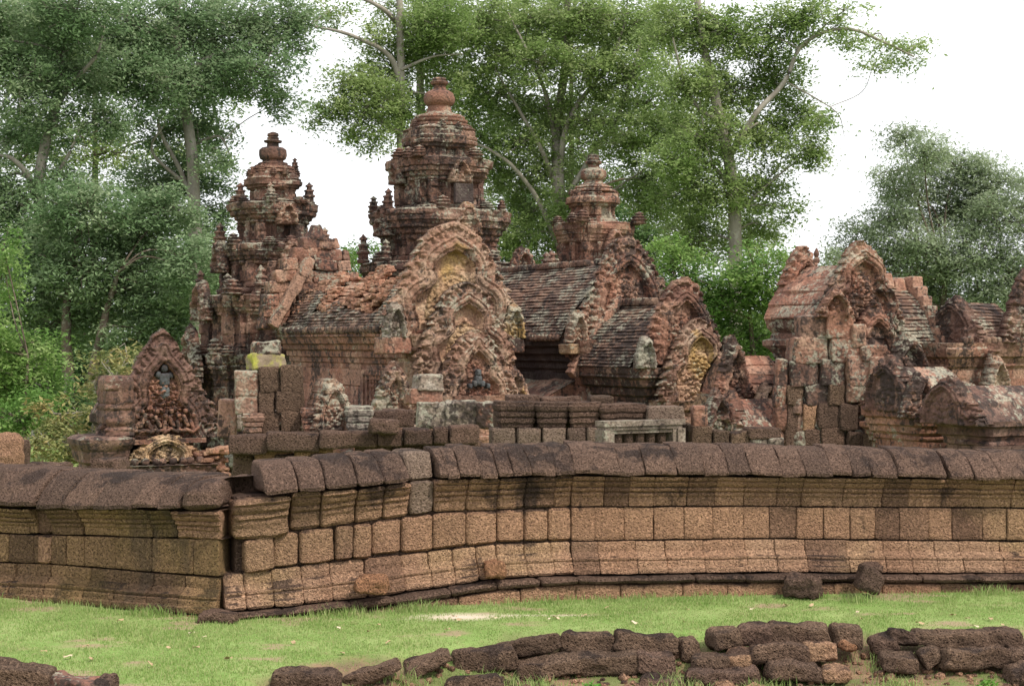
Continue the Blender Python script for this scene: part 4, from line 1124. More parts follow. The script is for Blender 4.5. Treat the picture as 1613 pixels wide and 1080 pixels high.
# false window of turned bars on the long side
fw = MB()
for (y0, y1, z0, z1, pr) in ((1.05, 2.75, 1.75, 1.87, .10), (1.05, 2.75, 2.68, 2.8, .10), (1.05, 1.2, 1.87, 2.68, .10), (2.6, 2.75, 1.87, 2.68, .10), (1.22, 1.34, 1.87, 2.68, .06), (2.46, 2.58, 1.87, 2.68, .06), (1.34, 2.46, 1.87, 1.97, .06), (1.34, 2.46, 2.58, 2.68, .06)):
    box(fw, -.92 - pr, -.85, y0, y1, z0, z1)
fw = fw.build('false_window', M['sand_red'], lib)
for k in range(6):
    mb = MB(); lathe(mb, [(0, .06), (.06, .06), (.08, .045), (.14, .075), (.2, .045), (.28, .06), (.34, .06), (.4, .045), (.46, .075), (.52, .045), (.54, .06), (.6, .06)], n=14, at=(-.92, 1.46 + .175 * k, 1.97), rough=.004); mb.build('window_bar', M['sand_red'], fw)
# front: stepped wall, pilasters and the three gables
pl = MB(); loft(pl, rect(1.9, 4.7), [(0, .2), (.3, .2), (.34, .12), (.5, .12), (.54, .04), (.9, .03), (.94, .1), (1.06, .12), (1.1, .04), (1.3, .05), (1.34, .14), (1.5, .18), (1.52, .1), (1.7, .1)], at=(0, 3.0, 0), ds=.08, dz=.03, ruin=.025, seed=12, chip=.1)
pl.build('platform', M['sand_red'], lib, sharp=40)
fr = MB()
loft(fr, rect(1.0, .45), [(0, .2), (.8, .2), (.9, .1), (1.2, .08), (1.25, 0), (3.2, 0), (3.25, .08), (3.5, .12), (3.6, .14)], at=(0, .30, 0), seed=4, ruin=.02, carve=.04, niche=[(.3, 1.0, 2.4, .2)])
loft(fr, rect(.86, .3), [(0, .15), (1.0, .15), (1.05, 0), (2.5, 0), (2.55, .08), (2.75, .1)], at=(0, -.28, 0), seed=6, ruin=.02, carve=.04)
loft(fr, rect(.72, .3), [(0, .15), (.9, .15), (.95, 0), (2.0, 0), (2.05, .08), (2.3, .1)], at=(0, -.72, 0), seed=7, ruin=.02, carve=.04, niche=[(.3, .95, 2.0, .15)])
fr.build('front_wall', M['sand_carved'], lib, sharp=45)
gable('upper_gable', 3.35, 2.5, (0, .0, 3.52), M['sand_carved'], lib, field=M['peach'], relief=M['sand_ochre'], seed=21, arch='lobed', leaves=11, res=.02, thick=.2, fig=.11, label='highest and rearmost carved gable with a yellow field', tymp=.14)
gable('middle_gable', 2.45, 2.05, (.06, -.5, 2.68), M['sand_carved'], lib, field=M['peach'], relief=M['sand_ochre'], seed=22, arch='lobed', leaves=10, res=.019, thick=.2, fig=.11, tymp=.14)
gable('lower_gable', 2.15, 1.5, (.04, -.98, 2.2), M['sand_carved'], lib, field=M['sand_red'], seed=23, peak=.25, arch='ogee', leaves=9, res=.018, thick=.2, fig=.08)
fg = MB()
for (x, z, s_) in ((0, 2.62, .10), (0, 2.78, .065), (-.09, 2.55, .06), (.09, 2.55, .06), (-.2, 2.5, .05), (.22, 2.5, .05)): block(fg, (x + .04, -1.02, z), (s_ * 1.6, .16, s_ * 2.2), r=s_ * .6, n=4, amp=.01)
fg.build('seated_figure', M['relief_grey'], lib)
lt = MB(); box(lt, -.72, .80, -1.1, -.7, 2.0, 2.2); lt = lt.build('lintel', M['sand_ochre'], lib, weather=.02, wf=8)
gable('side_half_gable', 1.2, 1.3, (-1.55, -.35, 1.75), M['sand_carved'], lib, seed=25, peak=.5, arch='ogee', leaves=7, res=.022)
gable('side_half_gable', 1.0, .9, (1.15, -.62, 2.05), M['sand_carved'], lib, seed=26, peak=.6, arch='ogee', leaves=7, res=.022, worn=1.4)
for x, z in ((-1.42, 3.55), (1.42, 3.55)):
    gable('naga_acroterion', .62, .82, (x, -.12, z - .05), M['sand_yellowish'] if x > 0 else M['sand_grey'], lib, seed=27 + int(x > 0), arch='plain', leaves=5, res=.018, naga=.2, thick=.2)
for x in (-1.5, 1.42):
    cm = MB(); block(cm, (x * .93, .15, 3.35), (.62, .6, .34), r=.03, n=6, amp=.03); cm.build('cornice_block', M['sand_red'], lib, sharp=40, weather=.015, wf=8)
for x in (-.98, -.8, .8, .98):
    mb = MB(); loft(mb, rect(.085, .085), [(1.0, .04), (1.1, .04), (1.15, 0), (2.0, 0), (2.05, .05), (2.2, .06)], at=(x, -.88, 0), seed=int(x * 50), ruin=.01, carve=.03); mb.build('pilaster', M['sand_carved'], lib, sharp=45)

# ---- the hall in front of the tall tower
hall = temple('temple_hall', 'long hall with dark tiled roof and carved end gable, right of the triple gables', 'temple building', 988, 36.8)
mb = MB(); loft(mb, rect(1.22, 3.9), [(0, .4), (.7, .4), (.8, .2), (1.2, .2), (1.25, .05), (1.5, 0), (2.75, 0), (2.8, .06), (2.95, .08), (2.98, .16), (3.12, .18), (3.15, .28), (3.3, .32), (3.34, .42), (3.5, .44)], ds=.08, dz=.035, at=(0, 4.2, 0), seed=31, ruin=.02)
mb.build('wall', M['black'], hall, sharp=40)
mb = MB(); vault(mb, 1.68, 3.52, 5.3, .2, 8.2, courses=24, bow=.25, seed=33, step=.05); rf = mb.build('tiled_roof', M['tile'], hall, sharp=40)
mb = MB(); ridge_row(mb, 5.36, .3, 8.1, r=.11, step=.22, skip=.12, seed=2); mb.build('ridge_tiles', M['tile'], rf)
mb = MB(); eave_tiles(mb, -1.73, 3.52, .3, 8.0, .17, .08); mb.build('eave_tiles', M['tile'], rf)
gable('end_gable', 3.0, 2.5, (0, -.05, 3.48), M['sand'], hall, field=M['sand_red'], seed=34, peak=.35, arch='plain', leaves=11, res=.021, thick=.2, fig=.10)
mb = MB(); loft(mb, rect(1.15, .3), [(0, .2), (2.8, .1), (3.0, .2), (3.2, .3), (3.48, .36)], at=(0, .1, 0), seed=35, ruin=.03, carve=.04); mb.build('end_wall', M['sand'], hall, sharp=40)
for x in (-1.42, 1.42): gable('naga_acroterion', .66, .8, (x, -.15, 3.4), M['sand_carved'], hall, seed=36 + int(x), arch='plain', leaves=5, res=.02, naga=.2, thick=.2)
for x in (-1.42, 1.42):
    mb = MB(); block(mb, (x, 0, 3.26), (.62, .55, .24), r=.03, n=6, amp=.035); mb.build('cornice_block', M['sand_yellowish'], hall, sharp=40, weather=.015, wf=8)
mb = MB(); vault(mb, 2.45, 1.9, 3.0, .3, 5.2, courses=4, bow=.12, seed=38, step=.02, tilew=.8, ds=.1); mb.build('aisle_roof', M['sand'], hall, sharp=40)
mb = MB(); loft(mb, rect(2.2, 2.5), [(0, .2), (.8, .2), (.9, .05), (1.4, 0), (1.5, .15), (1.9, .25)], at=(0, 2.8, 0), seed=39, ds=.1, dz=.05, cap=False); mb.build('aisle_wall', M['sand_dark'], hall, sharp=40)

porch = temple('temple_porch', 'lower porch with steep tiled roof and two overlapping carved gables, right of the hall', 'temple building', 1077, 34.45)
mb = MB(); loft(mb, rect(.95, 1.1), [(0, .3), (.7, .3), (.8, .1), (1.2, .1), (1.25, 0), (2.2, 0), (2.25, .08), (2.4, .1), (2.45, .2), (2.6, .24), (2.65, .32), (2.86, .34)], ds=.06, dz=.035, at=(0, 1.25, 0), seed=41, ruin=.02); mb.build('wall', M['sand_dark'], porch, sharp=40)
mb = MB(); vault(mb, 1.3, 2.88, 4.28, .1, 2.5, courses=20, bow=.3, seed=43, step=.045); rf = mb.build('tiled_roof', M['tile'], porch, sharp=40)
mb = MB(); ridge_row(mb, 4.34, .2, 2.4, r=.12, step=.24); mb.build('ridge_tiles', M['tile'], rf)
gable('rear_gable', 2.35, 2.0, (0, -.05, 2.92), M['sand'], porch, seed=44, peak=.35, arch='plain', leaves=10, res=.02, thick=.2)
gable('front_gable', 2.15, 1.85, (.08, -.48, 2.12), M['sand_carved'], porch, field=M['peach'], seed=45, peak=.3, arch='lobed', leaves=10, res=.018, thick=.2, fig=.12)
for i, x in enumerate((-1.12, 1.12)): gable('naga_acroterion', .55, .75, (x, -.25, 2.85), M['sand_grey'], porch, seed=46 + i, arch='plain', leaves=5, res=.02, naga=.2, thick=.2)
mb = MB(); loft(mb, rect(.8, .4), [(0, .2), (.8, .15), (.9, 0), (1.9, 0), (1.95, .08), (2.15, .12)], at=(.08, -.1, 0), seed=47, carve=.04, niche=[(.3, .9, 1.8, .2)]); mb.build('porch_wall', M['sand_carved'], porch, sharp=40)
tr_ = MB()
for k in range(12):
    t_ = k / 11; block(tr_, (-1.32 + 1.15 * t_ ** 1.3, 2.5, 2.75 + 1.6 * t_), (.22, .3, .26), (0, R(40 + 20 * t_), 0), r=.03, n=4, amp=.012, tint=.9)
tr_.build('roof_edge', M['sand_red'], porch, sharp=40)

# ---- small pavilion at the far left
pav = temple('carved_pavilion', 'small isolated gabled shrine front with figures in relief, at the far left', 'temple building', 258, 34.0)
gable('carved_gable', 2.75, 2.4, (0, 0, 1.32), M['sand_brown'], pav, field=M['sand_red'], seed=91, peak=.75, arch='ogee', leaves=9, res=.02, side=.24, thick=.3, fig=.16, worn=1.3, tymp=.16)
mb = MB()
for (x, z, w_, h_) in ((.02, 2.62, .30, .34), (.02, 2.32, .22, .3), (-.13, 2.7, .16, .18), (.17, 2.7, .16, .18), (.02, 2.85, .2, .2)): block(mb, (x, .06, z), (w_ * .85, .2, h_ * .85), r=.07, n=6, amp=.05)
mb.build('grey_figure', M['relief_grey'], pav)
mb = MB()
for k in range(9):
    x = -.62 + .155 * k; block(mb, (x, -.03, 1.58 + .12 * (k % 2)), (.09, .16, .3), (0, random.uniform(-.6, .6), 0), r=.04, n=4, amp=.02); block(mb, (x + random.uniform(-.03, .03), -.08, 1.82 + .1 * (k % 2)), (.10, .12, .11), r=.05, n=3, amp=.01); block(mb, (x + .06, -.08, 1.5), (.22, .1, .07), (0, random.uniform(-.9, .9), 0), r=.03, n=3, amp=.01)
mb.build('relief_figures', M['sand_red'], pav)
mb = MB(); box(mb, -.85, .9, -.16, .3, 1.22, 1.32); mb.build('string_course', M['sand_red'], pav, weather=.015)
gable('lintel', 1.75, .62, (.02, -.1, .82), M['sand_ochre'], pav, seed=92, arch='plain', leaves=12, res=.018, naga=.4, apex=.12, worn=.6, side=.3)
mb = MB(); loft(mb, rect(.78, 1.0), [(0, .1), (.9, .1), (1.0, 0), (1.3, 0), (1.36, .1), (1.55, .12), (1.6, .2), (1.8, .22), (2.0, .1), (2.3, -.1)], at=(0, 1.4, 0), seed=93, ruin=.04, chip=.2); mb.build('wall', M['sand_dark'], pav, sharp=40)
mb = MB(); loft(mb, rect(.30, .4), [(0, .12), (.5, .12), (.8, .08), (.86, .16), (1.1, .2), (1.2, .28), (1.35, .3), (1.42, .15)], at=(-1.28, .35, 0), seed=94, ruin=.02); mb.build('corner_base', M['sand_brown'], pav, sharp=40)
mb = MB(); loft(mb, rect(.26, .35), [(1.42, .05), (1.55, .05), (1.6, -.02), (1.7, .04), (1.82, .06), (1.95, .02), (2.0, .06), (2.6, .05), (2.7, .0)], at=(-1.0, .2, 0), seed=95, ruin=.03, carve=.03); mb.build('corner_pillar', M['sand_brown'], pav, sharp=40)
mb = MB()
for k in range(8): block(mb, (-.75 + .2 * k + .03 * (k % 3), -.42, .86), (.17, .17, .14), r=.06, n=4, amp=.015)
loft(mb, rect(.95, .2), [(.2, .05), (.5, .05), (.52, 0), (.76, 0), (.78, .06)], at=(.05, -.42, 0), seed=96, carve=.08); mb.build('frieze_block', M['sand_dark'], pav, sharp=40)
mb = MB()
for i in range(60): block(mb, (random.uniform(.75, 1.25), random.uniform(-.5, -.1), .35 + random.random() * .75), (random.uniform(.12, .3), .2, random.uniform(.06, .12)), (random.uniform(-.2, .2), random.uniform(-.3, .3), random.uniform(0, 3)), r=.02, n=3, amp=.02)
mb.build('brick_core', M['brick'], pav, sharp=40)

# ---- gatehouse at the right
gate = temple('gatehouse', 'sandstone gatehouse with high carved gable between a slab roof and a brick roof', 'temple building', 1355, 30.0)
gable('high_gable', 2.25, 1.78, (.02, -.05, 3.62), M['sand'], gate, field=M['sand_red'], seed=101, peak=.5, side=.10, arch='lobed', leaves=10, res=.016, thick=.2, fig=.12, apex=.24)
gable('lower_gable', 1.5, 1.15, (.12, -.32, 3.0), M['sand'], gate, seed=102, peak=.4, arch='plain', leaves=7, res=.017, thick=.2)
mb = MB(); vault(mb, .92, 3.86, 4.92, .1, 1.75, courses=4, bow=.28, seed=103, step=.03, tilew=.55, rag=.02); mb.build('slab_roof', M['sand_red'], gate, sharp=40)
gable('rear_gable', 1.6, 1.45, (0, 1.65, 3.95), M['sand_red'], gate, seed=104, peak=.6, arch='plain', leaves=7, res=.022, thick=.2, worn=1.7, fig=.02)
mb = MB(); loft(mb, rect(.66, .75), [(0, .2), (2.6, .1), (2.7, 0), (3.0, 0), (3.1, .06), (3.2, .1), (3.35, .26), (3.45, .27), (3.5, .12), (3.62, .12), (3.7, .2), (3.86, .24)], at=(0, .95, 0), seed=105, ruin=.03, chip=.1); mb.build('wall', M['sand_dark'], gate, sharp=40)
mb = MB(); vault(mb, 1.0, 3.3, 4.62, .5, 2.05, courses=19, bow=.28, seed=106, step=.035, tilew=.2); o = mb.build('brick_roof', M['tile'], gate, sharp=40); o.rotation_euler = (0, 0, R(-90)); o.location = (0, 1.0, 0)
ge = MB()
for k in range(7): block(ge, (2.1, 1.0 + .98 * (1 - k / 7) * (-1), 3.4 + .2 * k), (.28, .4, .28), r=.03, n=5, amp=.02, tint=.95); block(ge, (2.1, 1.0 + .9 * (1 - k / 7), 3.4 + .2 * k), (.28, .4, .28), r=.03, n=5, amp=.02, tint=.8)
for (x, z, w_, h_) in ((.62, 4.72, .46, .42), (1.05, 4.72, .42, .34), (1.42, 4.64, .36, .3), (1.8, 4.55, .3, .3)): block(ge, (x, 1.0, z), (w_, .4, h_), (0, random.uniform(-.08, .08), 0), r=.05, n=6, amp=.04, taper=.25, tint=.7)
ge.build('coping_stones', M['sand_red'], gate, sharp=40)
mb = MB(); loft(mb, rect(.85, .8), [(0, .2), (2.4, .1), (2.6, 0), (2.9, 0), (2.95, .08), (3.1, .1), (3.14, .18), (3.3, .2)], at=(1.3, 1.0, 0), seed=107, ruin=.03); mb.build('wing_wall', M['sand_dark'], gate, sharp=40)
ev = MB(); eave_tiles(ev, -.06, 3.32, .55, 2.2, .15, .075, along='x'); ev.build('eave_tiles', M['tile'], gate)
mb = MB(); lathe(mb, [(0, .06), (.06, .07), (.1, .04), (.16, .06), (.2, .05), (.28, .01)], n=14, at=(-.66, .5, 4.95)); mb.build('small_finial', M['sand_dark'], gate)

wing = temple('gatehouse_wing', 'low stone wing with a rounded slab roof and moulded base, right of the heaped blocks', 'temple building', 1482, 27.2)
mb = MB(); vault(mb, .66, 2.24, 2.98, -.72, .62, courses=3, bow=.42, seed=111, step=.012, tilew=.33); o = mb.build('slab_roof', M['sand_red'], wing, sharp=40); o.rotation_euler = (0, 0, R(-90)); o.location = (0, .5, 0)
mb = MB(); loft(mb, rect(.58, .55), [(0, .1), (1.2, .08), (1.5, 0), (1.7, 0), (1.73, .04), (1.82, .05), (1.85, .09), (1.95, .1), (1.98, .15), (2.08, .16), (2.12, .22), (2.24, .22)], at=(0, .5, 0), seed=112, ruin=.012, carve=.012); mb.build('wall', M['sand_red'], wing, sharp=35)
gable('left_gable', .8, .8, (-.62, -.2, 2.12), M['sand'], wing, seed=113, peak=.6, arch='ogee', leaves=7, res=.017, worn=1.4)
gable('dark_gable', 1.3, 1.05, (.5, 1.3, 2.6), M['sand_dark'], wing, seed=114, peak=.8, arch='plain', leaves=7, res=.02, worn=1.3)
gable('corner_naga', .5, .55, (.66, -.1, 2.18), M['sand_carved'], wing, seed=115, arch='plain', leaves=5, res=.018, naga=.2)
mb = MB(); loft(mb, rect(.3, .3), [(0, 0), (1.75, 0), (1.8, .03), (2.7, .0)], at=(1.0, .95, 0), seed=116, ruin=.05); mb.build('side_wall', M['sand'], wing, sharp=40)

far = temple('temple_building', 'building at the right edge with brick tiled roof and patchy pale side wall', 'temple building', 1612, 30.5)
mb = MB(); vault(mb, .8, 3.42, 4.2, -.95, .2, courses=12, bow=.28, seed=121, step=.035, tilew=.2); o = mb.build('brick_roof', M['tile'], far, sharp=40); o.rotation_euler = (0, 0, R(-90)); o.location = (0, .9, 0)
ev = MB(); eave_tiles(ev, .06, 3.44, -1.5, 1.0, .15, .08, along='x'); ev.build('eave_tiles', M['tile'], far)
gable('carved_gable', 1.5, 1.5, (.15, -.05, 3.4), M['sand_dark'], far, seed=122, peak=.5, arch='ogee', leaves=9, res=.018, worn=1.2)
mb = MB(); loft(mb, rect(1.35, .7), [(0, .1), (1.6, .05), (1.7, 0), (2.9, 0), (2.95, .06), (3.1, .08), (3.14, .16), (3.28, .2), (3.4, .22)], at=(-.35, .9, 0), seed=123, ruin=.03); mb.build('wall', M['sand'], far, sharp=40)
gable('side_gable', .9, 1.2, (-.95, -.25, 2.1), M['sand_carved'], far, seed=124, peak=.7, arch='plain', leaves=6, res=.02, worn=1.6)
gable('side_gable', .8, 1.0, (.4, -.45, 2.0), M['sand'], far, seed=125, peak=.7, arch='ogee', leaves=6, res=.02, worn=1.4)
lowr = temple('moulded_base', 'dark moulded stone base with sloping slab top, cut by the right edge above the wall', 'ruin', 1600, 25.8)
mb = MB(); loft(mb, rect(.7, .5), [(0, .0), (1.7, 0), (1.72, .05), (1.85, .06), (1.88, .12), (2.0, .13), (2.04, .2), (2.12, .2)], at=(.1, .5, 0), seed=126, ruin=.02); mb.build('base', M['sand_brown'], lowr, sharp=35)
mb = MB(); vault(mb, .7, 2.1, 2.68, -.95, 1.1, courses=2, bow=.2, seed=127, step=.015, tilew=.6); o = mb.build('slab_top', M['sand_brown'], lowr, sharp=40); o.rotation_euler = (0, 0, R(-90)); o.location = (.1, .5, 0)
mb = MB()
for k in range(3): block(mb, (-.7 + .5 * k, -.15, 1.55), (.48, .4, .34), r=.03, n=5, amp=.02)
mb.build('blocks', M['lat_dark'], lowr, sharp=40)

annex = temple('small_annex', 'cluster of little pointed gables and low rounded slab roofs between the porch and gatehouse', 'temple building', 1160, 29.6)
gable('small_gable', .95, 1.2, (-.02, .0, 2.36), M['sand'], annex, seed=131, peak=.8, arch='ogee', leaves=8, res=.016, thick=.2)
mb = MB(); vault(mb, .55, 2.42, 3.15, .0, 1.25, courses=4, bow=.3, seed=132, step=.03, tilew=.4); o = mb.build('slab_roof', M['sand_red'], annex, sharp=40); o.rotation_euler = (0, 0, R(-90)); o.location = (0, .62, 0)
mb = MB(); loft(mb, rect(.6, .42), [(0, .1), (1.8, .1), (1.9, 0), (2.1, 0), (2.15, .08), (2.4, .12)], at=(.55, .6, 0), seed=133); mb.build('wall', M['sand'], annex, sharp=40)
gable('tiny_gable', .62, .62, (.42, -.42, 2.05), M['sand_carved'], annex, seed=134, peak=.7, arch='ogee', leaves=6, res=.015, thick=.2)
mb = MB(); vault(mb, .62, 1.55, 2.36, -.46, .5, courses=3, bow=.42, seed=135, step=.012, tilew=.4); o = mb.build('low_slab_roof', M['sand_red'], annex, sharp=40); o.rotation_euler = (0, 0, R(-90)); o.location = (-.15, -.55, 0)
mb = MB(); loft(mb, rect(.36, .3), [(0, .1), (1.55, .1), (1.6, 0), (1.75, .0), (1.78, .08), (1.95, .12), (2.0, .05)], at=(.55, -.5, 0), seed=136); mb.build('low_wall', M['sand_red'], annex, sharp=40)
gable('left_gable', .85, .85, (-.95, -.75, 1.72), M['sand_dark'], annex, seed=137, peak=.8, arch='ogee', leaves=7, res=.016, thick=.2)
mb = MB(); loft(mb, rect(.5, .2), [(2.3, 0), (2.7, 0), (2.75, .06), (2.9, .06), (2.95, 0), (3.05, .04)], at=(1.05, .9, 0), seed=138); mb.build('far_wall', M['sand_dark'], annex, sharp=40)

def end_gable(parent, at, W, H, mat, seed, **kw):
    o = gable('end_gable', W, H, (0, 0, 0), mat, parent, seed=seed, arch=kw.pop('arch', 'plain'), leaves=7, res=.018, tymp=-.035, fig=.03, worn=1.3, peak=.8, **kw); o.location = at; o.rotation_euler = (0, 0, R(-90)); return o
end_gable(wing, (-.78, .5, 2.2), 1.55, 1.0, M['sand_brown'], 161)
end_gable(lowr, (-.98, .6, 2.05), 1.6, .85, M['sand_brown'], 162)
end_gable(annex, (-.65, -.55, 1.6), 1.25, .95, M['sand'], 163)
end_gable(far, (-1.0, .9, 3.36), 1.75, 1.0, M['sand_brown'], 164)

# ---- ruined inner wall: heaps of blocks, each heap of fitted masonry one thing, loose stones by themselves
def masonry(name, label, D, boxes, mat, cat='ruin', depth=.45, part='masonry', sub=None, rz=R(9), r=.035, amp=.025, moulds=()):
    x0 = min(b[0] for b in boxes); x1 = max(b[2] for b in boxes); y1 = max(b[3] for b in boxes)
    c = P((x0 + x1) / 2, y1, D)
    t = thing(name, label, cat, (c[0], c[1], 0), rz)
    groups = {}
    for b in boxes: groups.setdefault((b[4] if b[4] else mat) if len(b) > 4 else mat, []).append(b)
    Rm = rotm(0, 0, -rz)
    sets = []
    for k, bs in groups.items(): sets += [(k, [b]) for b in bs] if (k != mat and len(bs) <= 4) else [(k, bs)]
    for k, bs in sets:
        mb = MB()
        for b in bs:
            Dd = D + (b[5] if len(b) > 5 else 0)
            p = P((b[0] + b[2]) / 2, (b[1] + b[3]) / 2, Dd); w_ = (b[2] - b[0]) * Dd / F; h_ = (b[3] - b[1]) * Dd / F
            dp = min(depth, .9 * w_); ww = max(.35 * w_, (w_ - math.sin(rz) * dp) / math.cos(rz)) if rz else w_
            q = Rm @ (p + [0, dp / 2, 0] - np.array(t.location))
            block(mb, q, (ww * 1.03, dp, h_ * 1.03), (random.uniform(-.02, .02), random.uniform(-.03, .03), random.uniform(-.04, .04)), r=r, n=6, amp=amp)
        V = np.concatenate(mb.v)
        for b in (moulds if k == mat else ()):
            Dd = D + (b[4] if len(b) > 4 else 0)
            p = P((b[0] + b[2]) / 2, b[3], Dd); w_ = (b[2] - b[0]) * Dd / F; h_ = (b[3] - b[1]) * Dd / F
            q = Rm @ (p + [0, .3, 0] - np.array(t.location))
            hx = w_ / 2 * .97 - .05
            loft(mb, rect(hx, .26), [(z * h_, o) for z, o in ((0, 0), (.18, 0), (.22, .03), (.36, .03), (.40, .01), (.46, .045), (.58, .05), (.62, .03), (.68, .06), (.84, .075), (.88, .05), (.97, .05), (1, .02))], at=q, seed=int(b[0]), ruin=.008, dz=.02, ds=.05, course=9, blockw=9)
        mb.build(part if k == mat else {'sand_carved': 'carved_stone', 'sand_grey': 'grey_stone', 'sand': 'moulded_stone', 'sand_red': 'moulded_stone', 'lat': 'pale_laterite_stone', 'lat_dark': 'capstone', 'lat_grey': 'greyed_stone', 'sand_dark': 'dark_sandstone', 'sand_ochre': 'ochre_stone', 'lat_orange': 'orange_stone', 'lat_stone': 'dark_stone'}[k], M[k], t, sharp=40, weather=.012, wf=12)
    return t

wa = masonry('ruined_inner_wall', 'ruined dark laterite wall with rough capstones just behind the coping at the left', 26.0,
  [(362, 712, 398, 760), (396, 712, 430, 762), (428, 716, 470, 764), (468, 712, 520, 760), (362, 756, 410, 800), (408, 756, 470, 800), (470, 756, 560, 800), (556, 700, 620, 760), (618, 700, 680, 760), (678, 696, 760, 760), (395, 706, 460, 724, 'lat'), (458, 706, 522, 722, 'lat'),
   (356, 686, 420, 716, 'lat_dark', -.25), (415, 682, 502, 712, 'lat_dark', -.25), (500, 680, 594, 706, 'lat_dark', -.25), (590, 677, 633, 704, 'lat_dark', -.25), (631, 675, 682, 702, 'lat_dark', -.25), (680, 671, 706, 700, 'lat_dark', -.25), (703, 670, 754, 699, 'lat_dark', -.25)], 'lat_stone', r=.05, amp=.035)
wb = masonry('ruined_wall_stub', 'stub of dark laterite blocks with carved sandstone ends, before the broken brick roof', 26.8,
  [(404, 578, 440, 618), (438, 576, 476, 618), (404, 617, 432, 652), (430, 617, 478, 650), (408, 650, 440, 686), (438, 648, 474, 686), (365, 584, 405, 625, 'sand_carved'), (366, 624, 406, 652, 'sand_carved'), (340, 630, 372, 690, 'sand_red', .3), (583, 648, 626, 684, 'lat_dark'), (598, 646, 652, 672, 'lat_dark', .3)], 'lat_stone')
masonry('moulded_base', 'moulded red sandstone base course lying on the dark capstones below the broken roof', 26.3, [(476, 655, 536, 684, 'sand_red', .2)], 'sand_red', moulds=[(470, 643, 541, 684)])
masonry('moulded_base', 'pale streaked end stone of the moulded base, at the right of the red one', 26.2, [(542, 655, 578, 684, 'sand_grey', .2)], 'sand_grey', moulds=[(539, 640, 584, 684)])
masonry('moulded_base', 'narrow moulded stone at the left of the dark wall stub', 26.6, [(380, 660, 408, 688, 'sand', .2)], 'sand', moulds=[(377, 651, 411, 688)])
o = gable('carved_gable_stone', .80, .98, (0, 0, 0), M['sand_carved'], wb, seed=142, arch='plain', leaves=4, res=.015, thick=.6, tymp=-.03, fig=.07, worn=.6, side=.3); o.location = (.30, -.5, 1.86); o.rotation_euler = (0, 0, R(16))
wc = masonry('ruined_inner_wall', 'moulded laterite wall with flat broken top, behind the coping under the tiled roof', 26.4,
  [(1014, 640, 1078, 666, 'lat_grey'), (770, 674, 812, 716, 'lat_grey'), (811, 674, 852, 716, 'lat_grey'), (851, 674, 892, 716, 'lat_grey'), (891, 674, 922, 716, 'lat_grey'), (921, 674, 962, 716, 'lat_grey'), (956, 666, 1090, 690, 'lat_stone', .5), (956, 688, 1090, 716, 'lat_stone', .5), (795, 622, 850, 636, 'lat_dark', .3), (848, 625, 915, 637, 'lat_dark', .3), (925, 624, 968, 637, 'lat_stone', .3), (780, 640, 1010, 674, 'lat_dark', .5)], 'lat_dark', moulds=[(779, 632, 842, 675), (840, 633, 894, 675), (892, 633, 944, 675), (942, 636, 1016, 675)])
# stone window frame standing against it
wf_ = temple('stone_window_frame', 'pale grey moulded stone frame with turned bars showing over the coping', 'window frame', 1017, 26.0)
def zz(py, D): return EYE - (py - CY) * D / F
mb = MB()
zt = zz(662, 26.0)
for (x0, x1, z0, z1, pr) in ((-.80, .80, zt - .09, zt, .0), (-.76, .76, zt - .15, zt - .09, .03), (-.80, -.66, zt - 1.0, zt - .15, .0), (.66, .80, zt - 1.0, zt - .15, .0), (-.66, -.58, zt - 1.0, zt - .15, .04), (.58, .66, zt - 1.0, zt - .15, .04), (-.58, .58, zt - .21, zt - .15, .06)):
    box(mb, x0, x1, pr, .3, z0, z1)
mb.build('frame', M['sand_grey'], wf_, weather=.012)
for k in range(5):
    mb = MB(); lathe(mb, [(0, .09), (.12, .09), (.16, .07), (.3, .11), (.44, .07), (.5, .09), (.62, .09)], n=14, at=(-.44 + .22 * k, .2, zt - .84)); mb.build('window_bar', M['lat_dark'], wf_)

masonry('low_block_wall', 'low row of dark laterite blocks under the little annex gables', 26.6,
  [(1086, 672, 1122, 716), (1120, 678, 1150, 716), (1148, 680, 1182, 716), (1174, 674, 1232, 692, 'lat_dark'), (1180, 690, 1210, 716, 'sand_grey'), (1208, 690, 1236, 716, 'sand_grey'), (1090, 640, 1116, 673, 'sand')], 'lat_stone')
pile = masonry('heaped_block_wall', 'tall stepped stack of big sandstone and laterite blocks in front of the gatehouse', 28.6,
  [(1234, 676, 1266, 716), (1264, 676, 1292, 716, 'lat_dark'), (1290, 674, 1332, 716, 'lat_dark'), (1330, 680, 1372, 716), (1366, 684, 1402, 716, 'lat_stone', -.3), (1400, 686, 1432, 716, 'lat_stone', -.3), (1366, 668, 1436, 687, 'lat_dark', -.3),
   (1220, 637, 1240, 678, 'sand'), (1238, 637, 1265, 678, 'lat_dark'), (1263, 637, 1286, 678, 'lat'), (1284, 637, 1322, 676), (1320, 637, 1352, 678),
   (1218, 608, 1240, 640, 'sand'), (1238, 607, 1266, 639, 'lat_stone'), (1264, 606, 1304, 638, 'sand_dark'), (1302, 605, 1331, 638, 'lat_stone'), (1330, 604, 1368, 634, 'sand_carved'), (1365, 603, 1398, 633, 'sand_carved'), (1396, 604, 1412, 634),
   (1222, 566, 1242, 610, 'sand_red'), (1240, 570, 1290, 609, 'sand_dark'), (1288, 567, 1332, 608, 'sand_dark'), (1330, 560, 1372, 606, 'sand_red'), (1366, 562, 1398, 606, 'sand'),
   (1244, 532, 1306, 572, 'sand'), (1303, 530, 1356, 570, 'sand'), (1352, 544, 1398, 568, 'sand'), (1258, 497, 1304, 534, 'sand_dark'), (1296, 490, 1346, 533, 'sand'), (1340, 512, 1364, 546, 'sand')], 'lat_dark', depth=.7, part='laterite_stones', amp=.045, r=.03)
